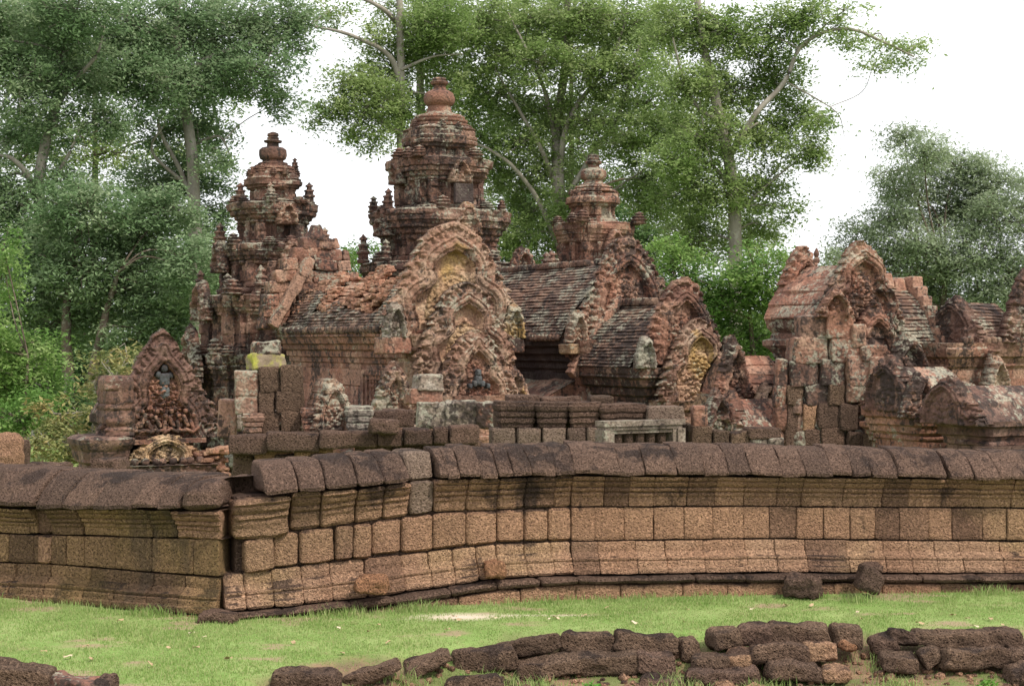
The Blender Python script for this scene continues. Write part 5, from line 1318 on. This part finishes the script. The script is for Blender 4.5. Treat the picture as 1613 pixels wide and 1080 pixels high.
mb = MB(); loft(mb, rect(.95, .45), [(0, .1), (1.7, .08), (2.6, .0), (3.3, -.12), (3.5, -.2)], at=(.15, .62, 0), seed=155, ruin=.06, chip=.12); mb.build('wall_core', M['sand_dark'], pile, sharp=40)
gable('pointed_stone', .78, .56, (-.12, .0, zz(500, 28.6)), M['sand'], pile, seed=151, peak=.7, arch='plain', leaves=5, res=.016, worn=1.2)
gable('broken_gable', .9, 1.1, (1.0, -.3, zz(640, 28.6)), M['sand_red'], pile, seed=152, peak=.5, arch='ogee', leaves=7, res=.016, worn=1.5)
mb = MB(); loft(mb, rect(.16, .16), [(1.45, 0), (1.62, 0), (1.66, .06), (1.74, .06), (1.78, .12), (1.86, .14), (1.9, .2), (1.98, .2)], at=(.55, -.55, 0), seed=153, ruin=.01); mb.build('pillar_capital', M['sand_red'], pile, sharp=35)
gable('carved_slab', .5, .6, (.98, -.62, 1.72), M['sand_carved'], pile, seed=154, arch='plain', leaves=4, res=.016, worn=.8)

# loose stones seen among the ruins
px_stone('pale grey square block below the triple gables, left of two darker blocks', 657, 634, 703, 674, 30.4, 0, M['sand_grey'], rz=TH * .3, cat='stone block', name='stone_block', r=.03, amp=.02)
px_stone('mottled grey block in the middle of the three below the triple gables', 702, 632, 751, 674, 30.4, 0, M['sand_grey'], rz=TH * .3, name='stone_block', r=.03, amp=.02)
px_stone('narrow brown block at the right of the three below the triple gables', 750, 633, 778, 674, 30.4, 0, M['sand'], rz=TH * .3, name='stone_block', r=.03, amp=.02)
px_stone('mossy green topped block beside the lowest carved gable', 654, 590, 694, 614, 30.8, 0, M['sand_grey'], rz=TH, name='stone_block', r=.03, amp=.02)
px_stone('stained block carrying the mossy green topped block', 640, 612, 693, 636, 30.8, 0, M['sand'], rz=TH, name='stone_block', r=.03, amp=.02)
ly = N('yellow_lichen'); c_ = ly.mix(ly.ramp(ly.noise(4, 6, .7), .42, .64), (.24, .185, .13), (.36, .36, .06)); M['yellow'] = ly.finish(c_, .95, ly.bump(ly.noise(25, 5, .7), .7, .03))
px_stone('stone block coated in bright yellow lichen on top of the ruined wall stub', 393, 557, 445, 584, 27.2, 0, M['yellow'], rz=TH, name='stone_block', r=.04, amp=.03)
px_stone('plain stone resting on the yellow lichen block', 399, 539, 438, 560, 27.2, 0, M['sand'], rz=TH, name='stone_block', r=.04, amp=.03)
px_stone('flat laterite slab lying below the half gable, left of the pale blocks', 583, 660, 626, 682, 25.6, 0, M['lat_dark'], rz=TH * .4, name='stone_slab', r=.05, amp=.03)
px_stone('white worn stone lump beside the dark doorway of the left tower', 360, 655, 382, 678, 28.5, 0, M['sand_grey'], name='stone_block', r=.06, amp=.05)
px_stone('rounded laterite pillar stump at the far left edge behind the coping', -12, 684, 34, 742, 25.5, 0, M['lat'], name='pillar_stump', r=.1, amp=.06, cat='ruin')
px_stone('small stump leaning beside the laterite pillar stump', 28, 692, 46, 734, 25.8, 8, M['lat_dark'], name='pillar_stump', r=.06, amp=.04, cat='ruin')
for lb, x0, y0, x1, y1 in (('flat dark slab on the ground behind the left coping, under the sparse shrub', 55, 728, 106, 741), ('long dark slab behind the left coping, before the pavilion', 150, 722, 196, 742)):
    px_stone(lb, x0, y0, x1, y1, 24.5, 0, M['lat_dark'], name='stone_slab', r=.04, amp=.03, depth=.6)

# ------------------------------------------------------------------ trees
M['leaf_blue'] = leafmat('broad_leaf', (0.17, 0.27, 0.125), (0.25, 0.345, 0.185), (0.35, 0.42, 0.26), .48, .6, .30)
M['leaf_mid'] = leafmat('small_leaf', (0.19, 0.285, 0.085), (0.28, 0.37, 0.135), (0.42, 0.49, 0.24), .48, .5, .25)
M['leaf_fresh'] = leafmat('fresh_leaf', (0.13, 0.25, 0.06), (0.21, 0.335, 0.09), (0.35, 0.45, 0.18), .48, .5, .4)
M['leaf_grey'] = leafmat('feathery_leaf', (0.235, 0.305, 0.17), (0.32, 0.385, 0.235), (0.44, 0.5, 0.36), .48, .5, .35)
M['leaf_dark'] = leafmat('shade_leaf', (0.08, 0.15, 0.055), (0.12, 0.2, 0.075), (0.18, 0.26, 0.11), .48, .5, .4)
M['leaf_yellow'] = leafmat('yellowing_leaf', (.16, .20, .07), (.26, .26, .10), (.36, .28, .12), .3, .5, .8)
def bark(name, a, b):
    n = N(name); c = n.mix(n.ramp(n.noise(1.0, 6, .6, vec=n.scale(3, 3, .8)), .35, .65), a, b)
    c = n.mix(n.ramp(n.noise(5, 4, .6, off=3), .52, .66, 0, .6), c, (.34, .33, .28))
    return n.finish(c, .9, n.bump(n.noise(9, 6, .65), .6, .03), .1)
M['bark_pale'] = bark('pale_bark', (.30, .27, .23), (.20, .175, .15))
M['bark_brown'] = bark('brown_bark', (.15, .115, .09), (.10, .075, .06))

def tree(name, label, D, trunk, blobs, leaf='leaf_mid', bk='bark_pale', r0=.35, L=.2, dens=1.0, depth=.75, cat='tree', group=None, per=46, spread=.55, limbs=(), wid=.42, droop=.2, twigs=True, seed=1, sizes=1.0, gz=0.0, grow=1.13):
    """trunk and limbs through measured points, leaves in clumps scattered through measured masses of the crown"""
    global rng
    rng = np.random.default_rng(seed * 131 + 5)
    rd = random.Random(seed)
    base = P(trunk[0][0], trunk[0][1], D); base[2] = gz
    root = thing(name, label, cat, tuple(base), 0, group)
    tb = MB()
    pts = [np.array((P(trunk[0][0], 540, D)[0], D, gz - .2))] + [P(px, py, D + rd.uniform(-.4, .4)) for px, py in trunk]
    sp = spline(pts, 8); m = len(sp)
    tt = np.linspace(0, 1, m)
    tube(tb, sp - base, r0 * (1 - .72 * tt) + r0 * .35 * np.exp(-tt * 14), n=11, seed=seed, wob=r0 * .12)
    joints = list(zip(sp, r0 * (1 - .72 * tt)))
    for lm, rl in limbs:
        lp = spline([P(px, py, D - .7 * min(1, i_ / 2) + rd.uniform(-.4, .4)) for i_, (px, py) in enumerate(lm)], 7)
        q = np.linspace(0, 1, len(lp)); tube(tb, lp - base, .95 * rl * (1 - .72 * q), n=8, seed=seed + 3, wob=rl * .15)
        joints += list(zip(lp, .95 * rl * (1 - .72 * q)))
    JP = np.array([j[0] for j in joints]); JR = np.array([j[1] for j in joints])
    lb = MB()
    for bi, bl in enumerate(blobs):
        px, py, rx, ry = bl[0], bl[1], bl[2] * grow, bl[3] * grow; dn = dens * (bl[4] if len(bl) > 4 else 1.0)
        dd = D + (bl[5] if len(bl) > 5 else rd.uniform(-1, 1) * depth * 2.2)
        c = P(px, py, dd); ax_ = np.array((rx * dd / F, max(.8, depth * rx * dd / F), ry * dd / F))
        if twigs:
            below = JP[:, 2] < c[2] + ax_[2] * .3
            dist = np.linalg.norm(JP - c, axis=1) + np.where(below, 0, 3.0); j = int(np.argmin(dist))
            st, sr = JP[j], min(JR[j] * .5, .015 + .02 * max(ax_))
            mid = (st + c) / 2 + rng.normal(0, .12, 3) * np.linalg.norm(c - st); mid[2] += .1 * np.linalg.norm(c - st)
            lp = spline([st, mid, c], 6); q = np.linspace(0, 1, len(lp)); tube(tb, lp - base, sr * (1 - .6 * q) + .008, n=6, seed=bi)
        area = math.pi * ax_[0] * ax_[2]
        nc = max(8, int(area * 5.2 * dn / spread))
        u = rng.normal(0, 1, (nc, 3)); u /= np.linalg.norm(u, axis=1, keepdims=True)
        cl = c + u * ax_ * (rng.random((nc, 1)) ** .45) * .95
        for ci in range(nc):
            p0 = cl[ci]
            if twigs and ci % 4 == 0:
                k = c + (p0 - c) * .15; mid = (k + p0) / 2 + rng.normal(0, .15, 3)
                tube(tb, np.array([k, mid, p0]) - base, np.array([.035, .022, .008]) * max(.6, min(1.8, max(ax_) / 2)), n=4)
        # sprays: a flattened gaussian of leaves round every clump, hanging a little outwards
        n = int(per * sizes)
        sc = spread * rng.uniform(.55, 1.25, nc)
        lp = np.repeat(cl, n, axis=0) + rng.normal(0, 1, (nc * n, 3)) * np.repeat(sc, n)[:, None] * np.array([.62, .62, .34])
        lp[:, 2] -= .25 * np.repeat(sc, n) * (np.hypot(*(lp - np.repeat(cl, n, axis=0))[:, :2].T) / np.repeat(sc, n)) ** 2 * .6
        lt = np.repeat(np.clip(rng.normal(.42, .30, nc), 0, 1), n)
        leaf_cards(lb, lp - base, L, wid=wid, up=.9, jit=.8, droop=droop, tint=lt)
    print('LEAVES', name, lb.n // 4)
    tb.build('trunk', M[bk], root, sharp=None if False else 180)
    lb.build('crown', M[leaf], root, sharp=None)
    return root

# far wood closing the horizon: reads as one mass
rng = np.random.default_rng(99)
lb = MB(); tb = MB()
for i in range(760):
    px = rng.uniform(-900, 2500); D = rng.uniform(84, 100); top = 5.2 + 2.2 * vn(np.array([[px * .01, 0, 0]]), 1, 3)[0] + (1.5 if px < 520 else 0)
    z = rng.uniform(.3, top); c = np.array(((px - CX) * D / F, D, z))
    leaf_cards(lb, c + rng.normal(0, 1, (170, 3)) * [1.3, .8, .8], .36, wid=.5, tint=np.full(170, rng.uniform(0, .6)))
o = lb.build('distant_wood', M['leaf_dark'], sharp=None); tag(o, kind='stuff')

T = tree
# left group
T('broadleaf_tree', 'tall leafy tree filling the upper left corner, with a grey limb leaning left', 58, [(62, 700), (66, 520), (70, 400), (62, 280), (88, 160), (110, 20), (120, -60)],
  [(40, 30, 85, 60), (120, 20, 80, 60), (30, 130, 70, 60), (105, 110, 80, 60), (20, 215, 60, 45, .8), (95, 200, 60, 40, .6), (25, 330, 60, 60, .8), (105, 290, 50, 40, .6), (-30, 60, 60, 80), (-30, 300, 60, 80), (165, 190, 45, 45, .7), (70, 400, 70, 50)],
  'leaf_blue', 'bark_pale', .34, .19, limbs=[([(62, 330), (45, 280), (20, 250), (-10, 245)], .16), ([(78, 220), (100, 150), (150, 90), (165, 40)], .13), ([(75, 300), (110, 240), (130, 190)], .10)], seed=1, spread=.55, droop=.5, per=78)
T('broadleaf_tree', 'tall pale trunked leafy tree at the upper left, its boughs reaching toward the left tower', 61, [(318, 700), (312, 520), (308, 380), (302, 240), (285, 130), (278, 30), (285, -60)],
  [(205, 40, 85, 60), (300, 50, 90, 70), (390, 40, 80, 60), (455, 40, 45, 45, .9), (180, 120, 60, 45), (260, 130, 80, 55), (350, 120, 60, 50), (415, 105, 60, 40), (440, 160, 40, 26, .8), (320, 195, 55, 40, .8), (250, 210, 50, 40, .7), (345, 250, 32, 36, .6), (290, 275, 60, 45, .8), (350, 320, 30, 40, .6), (320, 360, 45, 40, .7), (240, 300, 60, 45, .8)],
  'leaf_blue', 'bark_pale', .38, .19, limbs=[([(308, 330), (285, 270), (250, 200), (262, 165)], .13), ([(285, 130), (330, 90), (400, 70), (450, 60)], .12), ([(300, 230), (345, 215), (365, 250)], .08), ([(306, 300), (240, 240), (262, 192)], .09), ([(278, 60), (230, 40), (190, 20)], .1)], seed=2, spread=.55, droop=.5, per=78)
T('broadleaf_tree', 'dense dark leaved tree with two brown trunks, in the middle of the left side', 55, [(112, 700), (108, 600), (104, 520), (110, 440), (125, 360)],
  [(130, 330, 80, 60), (60, 400, 90, 60), (140, 420, 100, 60), (215, 380, 80, 70), (270, 330, 50, 40), (230, 470, 70, 55), (290, 420, 55, 55, .9), (20, 470, 70, 60), (110, 500, 90, 45), (200, 540, 60, 40, .7), (270, 520, 50, 50), (330, 410, 30, 40, .7)],
  'leaf_blue', 'bark_brown', .30, .19, limbs=[([(150, 720), (146, 600), (165, 500), (185, 430)], .26)], seed=3, spread=.55, droop=.5, per=78)
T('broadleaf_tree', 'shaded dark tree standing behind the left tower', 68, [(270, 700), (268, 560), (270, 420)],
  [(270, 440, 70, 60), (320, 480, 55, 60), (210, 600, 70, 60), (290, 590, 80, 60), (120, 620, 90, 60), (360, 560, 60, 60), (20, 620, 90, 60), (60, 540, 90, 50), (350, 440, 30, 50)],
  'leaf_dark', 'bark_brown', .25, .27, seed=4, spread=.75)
T('young_tree', 'bright green bushy tree at the left edge under the tall trees', 46, [(38, 700), (40, 640), (44, 560)],
  [(40, 540, 55, 40), (62, 600, 60, 45), (5, 600, 50, 55), (35, 660, 70, 45), (-25, 540, 40, 60), (8, 430, 30, 50, .7), (5, 390, 26, 30, .5)],
  'leaf_fresh', 'bark_brown', .12, .17, per=60, spread=.42, seed=5, droop=.7)
T('frangipani_shrub', 'sparse yellowing shrub with bare pale branches beside the left pavilion', 41, [(140, 720), (142, 690), (150, 655)],
  [(165, 575, 45, 22, .5), (205, 560, 30, 20, .5), (150, 605, 35, 22, .45), (100, 655, 55, 30, .8), (70, 690, 40, 30, .8), (130, 690, 50, 30, .8), (180, 630, 35, 25, .5), (100, 715, 70, 22, .9), (200, 590, 25, 20, .4)],
  'leaf_yellow', 'bark_pale', .09, .19, cat='shrub', per=34, spread=.30, wid=.34, limbs=[([(146, 690), (168, 640), (178, 600), (160, 570)], .05), ([(146, 690), (185, 640), (200, 600), (215, 560)], .05), ([(140, 700), (110, 670), (90, 650)], .05), ([(140, 700), (80, 690), (60, 680)], .04), ([(172, 620), (190, 580), (230, 560)], .03)], seed=6)
T('bush', 'dark green bush filling the gap behind the sparse shrub', 50, [(170, 720), (172, 690), (175, 660)], [(175, 670, 60, 50), (230, 640, 50, 50), (110, 640, 60, 40), (200, 710, 70, 30)], 'leaf_dark', 'bark_brown', .1, .18, cat='bush', per=60, spread=.45, seed=7)
# middle
T('tall_tree', 'tall tree with straight pale trunk rising behind the tallest tower, boughs to the left', 66, [(634, 700), (634, 520), (633, 340), (632, 180), (630, 40), (628, -80)],
  [(530, 180, 45, 32), (590, 160, 60, 45), (560, 125, 55, 35), (620, 110, 55, 45), (600, 210, 45, 30, .8), (640, 180, 40, 40), (560, 220, 30, 22, .6), (650, 60, 55, 40), (700, 40, 60, 45), (520, 15, 40, 26, .7), (590, 60, 40, 30, .6), (700, 140, 40, 40, .7), (620, 10, 40, 30, .7)],
  'leaf_mid', 'bark_pale', .36, .19, limbs=[([(630, 40), (600, 12), (560, -5), (520, -10)], .13), ([(632, 130), (610, 85), (550, 55), (488, 40)], .15), ([(633, 210), (590, 185), (555, 165)], .08), ([(632, 110), (680, 90), (730, 85)], .08)], seed=8, per=60, spread=.5, dens=.95)
T('tall_tree', 'second pale trunk close behind the tallest tower, leaning slightly left', 70, [(668, 700), (666, 500), (664, 300), (662, 120), (655, -60)], [(690, 70, 60, 50), (720, 120, 50, 40, .8), (690, 5, 50, 40), (740, 170, 40, 40, .7)], 'leaf_mid', 'bark_pale', .42, .19, seed=9, per=60, spread=.5, dens=.95)
T('spreading_tree', 'great spreading tree with many grey limbs between the tallest and the slim tower', 68, [(890, 700), (888, 520), (885, 400), (880, 300), (878, 200), (890, 100), (895, -20)],
  [(760, 30, 60, 45), (840, 30, 70, 50), (920, 25, 70, 50), (985, 40, 60, 50), (780, 90, 60, 40), (860, 100, 60, 40), (780, 150, 60, 32), (850, 175, 55, 40), (930, 110, 60, 40), (990, 120, 60, 45), (930, 190, 60, 45), (990, 220, 60, 45), (820, 225, 60, 34), (780, 265, 45, 40), (860, 270, 60, 40), (1010, 280, 50, 40), (830, 330, 55, 40), (900, 330, 45, 45), (1040, 320, 40, 40), (810, 380, 45, 40), (880, 390, 40, 40), (1040, 200, 50, 40), (760, 210, 36, 30, .7)],
  'leaf_mid', 'bark_pale', .46, .19, limbs=[([(884, 400), (850, 320), (810, 265), (770, 235), (740, 225)], .14), ([(880, 300), (850, 230), (810, 160), (780, 110)], .13), ([(880, 260), (900, 180), (960, 100), (990, 20)], .16), ([(876, 230), (860, 150), (830, 80), (800, 20)], .13), ([(885, 380), (930, 330), (980, 290), (1020, 265)], .11), ([(882, 330), (935, 240), (975, 180), (1010, 60)], .15)], seed=10, per=60, spread=.5, dens=.95)
T('tall_tree', 'tall tree right of centre, its thin right boughs reaching over open sky', 62, [(1158, 700), (1157, 560), (1158, 430), (1155, 300), (1135, 190), (1112, 90), (1092, -40)],
  [(1070, 40, 60, 50), (1140, 50, 70, 50), (1210, 55, 60, 45), (1255, 30, 36, 40), (1080, 130, 60, 45), (1150, 140, 70, 50), (1225, 120, 55, 40), (1255, 175, 50, 34), (1190, 210, 70, 45), (1110, 220, 65, 50), (1260, 235, 40, 28), (1290, 245, 30, 20, .8), (1285, 190, 26, 26, .7), (1080, 300, 50, 45), (1140, 300, 60, 45), (1200, 290, 50, 40), (1235, 330, 40, 24, .6), (1205, 360, 40, 35, .8), (1100, 380, 60, 50), (1060, 250, 40, 40),
   (1310, 45, 36, 16, .55), (1350, 65, 40, 20, .6), (1395, 70, 38, 18, .6), (1425, 95, 28, 20, .6), (1375, 105, 26, 16, .5), (1330, 15, 50, 18, .5), (1280, 12, 30, 20, .5), (1440, 70, 18, 14, .5)],
  'leaf_mid', 'bark_pale', .42, .19, limbs=[([(1135, 190), (1100, 170), (1075, 120), (1060, 60)], .12), ([(1148, 250), (1190, 180), (1235, 130), (1265, 70), (1330, 45), (1400, 70), (1440, 90)], .13), ([(1155, 300), (1120, 260), (1085, 250)], .12), ([(1265, 75), (1300, 40), (1340, 10)], .05), ([(1240, 130), (1285, 155), (1320, 180), (1330, 215)], .04), ([(1156, 340), (1210, 290), (1260, 250)], .08)], seed=11, per=60, spread=.5, dens=.95)
T('leafy_tree', 'fresh green tree of middle height behind the small annex and the porch gables', 57, [(1190, 700), (1190, 620), (1185, 540), (1180, 480)],
  [(1190, 420, 60, 40), (1150, 470, 55, 45), (1220, 470, 40, 45), (1180, 530, 55, 45), (1110, 470, 50, 50), (1235, 540, 34, 40), (1130, 560, 60, 50), (1190, 590, 60, 40), (1240, 420, 25, 30, .6), (1060, 420, 50, 50), (1070, 520, 50, 60)],
  'leaf_fresh', 'bark_brown', .2, .18, seed=12, per=60, spread=.48)
T('bush', 'pale green treetop in the gap between the left tower and the triple gables', 58, [(560, 700), (562, 560), (564, 440)], [(552, 410, 26, 16, .8), (575, 400, 22, 22, .8), (550, 440, 45, 26), (600, 450, 45, 30), (520, 460, 40, 20, .8)], 'leaf_fresh', 'bark_brown', .12, .18, cat='bush', per=55, spread=.4, seed=13)
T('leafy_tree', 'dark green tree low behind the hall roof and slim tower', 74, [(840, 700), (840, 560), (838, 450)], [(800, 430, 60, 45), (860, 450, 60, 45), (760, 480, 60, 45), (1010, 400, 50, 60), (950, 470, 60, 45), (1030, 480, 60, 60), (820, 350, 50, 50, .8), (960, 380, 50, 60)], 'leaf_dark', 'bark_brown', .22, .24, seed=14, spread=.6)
T('leafy_tree', 'hazier tree far behind the left trees, filling the gaps between their trunks', 80, [(150, 700), (150, 450), (150, 200), (150, 60)],
  [(30, 60, 90, 80), (130, 90, 90, 80), (240, 100, 90, 80), (340, 130, 50, 80), (60, 230, 90, 70), (170, 240, 80, 60), (290, 240, 60, 60), (60, 350, 90, 70), (210, 350, 80, 60), (330, 400, 40, 60), (130, 500, 100, 70), (280, 500, 80, 60)], 'leaf_mid', 'bark_brown', .3, .24, seed=21, per=60, spread=.65, dens=.45)
T('leafy_tree', 'hazier tree far behind the great spreading tree, its green showing between the limbs', 84, [(900, 700), (900, 450), (900, 200), (900, 60)],
  [(760, 60, 60, 60), (850, 60, 80, 70), (950, 60, 80, 70), (1040, 60, 60, 70), (800, 180, 80, 60), (910, 200, 80, 70), (1010, 170, 70, 70), (800, 300, 60, 60), (900, 310, 80, 70), (1000, 330, 70, 70), (1090, 330, 60, 90), (1100, 200, 60, 80), (1180, 380, 50, 70)], 'leaf_mid', 'bark_brown', .3, .24, seed=22, per=60, spread=.65, dens=.5)
# right
T('feathery_tree', 'broad greyish green tree with drooping foliage filling the right edge', 60, [(1495, 700), (1492, 580), (1486, 500), (1488, 440)],
  [(1425, 215, 42, 20), (1455, 240, 45, 30), (1510, 265, 60, 35), (1560, 290, 50, 45), (1440, 300, 55, 40), (1500, 330, 70, 50), (1575, 350, 55, 50), (1400, 345, 50, 34), (1345, 365, 36, 22, .8), (1450, 390, 70, 45), (1530, 410, 70, 50), (1590, 440, 50, 50), (1400, 410, 60, 40), (1340, 400, 40, 30, .8), (1480, 460, 70, 45), (1560, 490, 60, 40), (1420, 470, 60, 40), (1350, 450, 50, 35), (1640, 330, 50, 60), (1650, 430, 50, 60), (1400, 270, 30, 30, .8), (1300, 405, 26, 22, .6)],
  'leaf_grey', 'bark_brown', .34, .19, seed=15, per=64, spread=.5, wid=.30, droop=1.4, dens=1.35)
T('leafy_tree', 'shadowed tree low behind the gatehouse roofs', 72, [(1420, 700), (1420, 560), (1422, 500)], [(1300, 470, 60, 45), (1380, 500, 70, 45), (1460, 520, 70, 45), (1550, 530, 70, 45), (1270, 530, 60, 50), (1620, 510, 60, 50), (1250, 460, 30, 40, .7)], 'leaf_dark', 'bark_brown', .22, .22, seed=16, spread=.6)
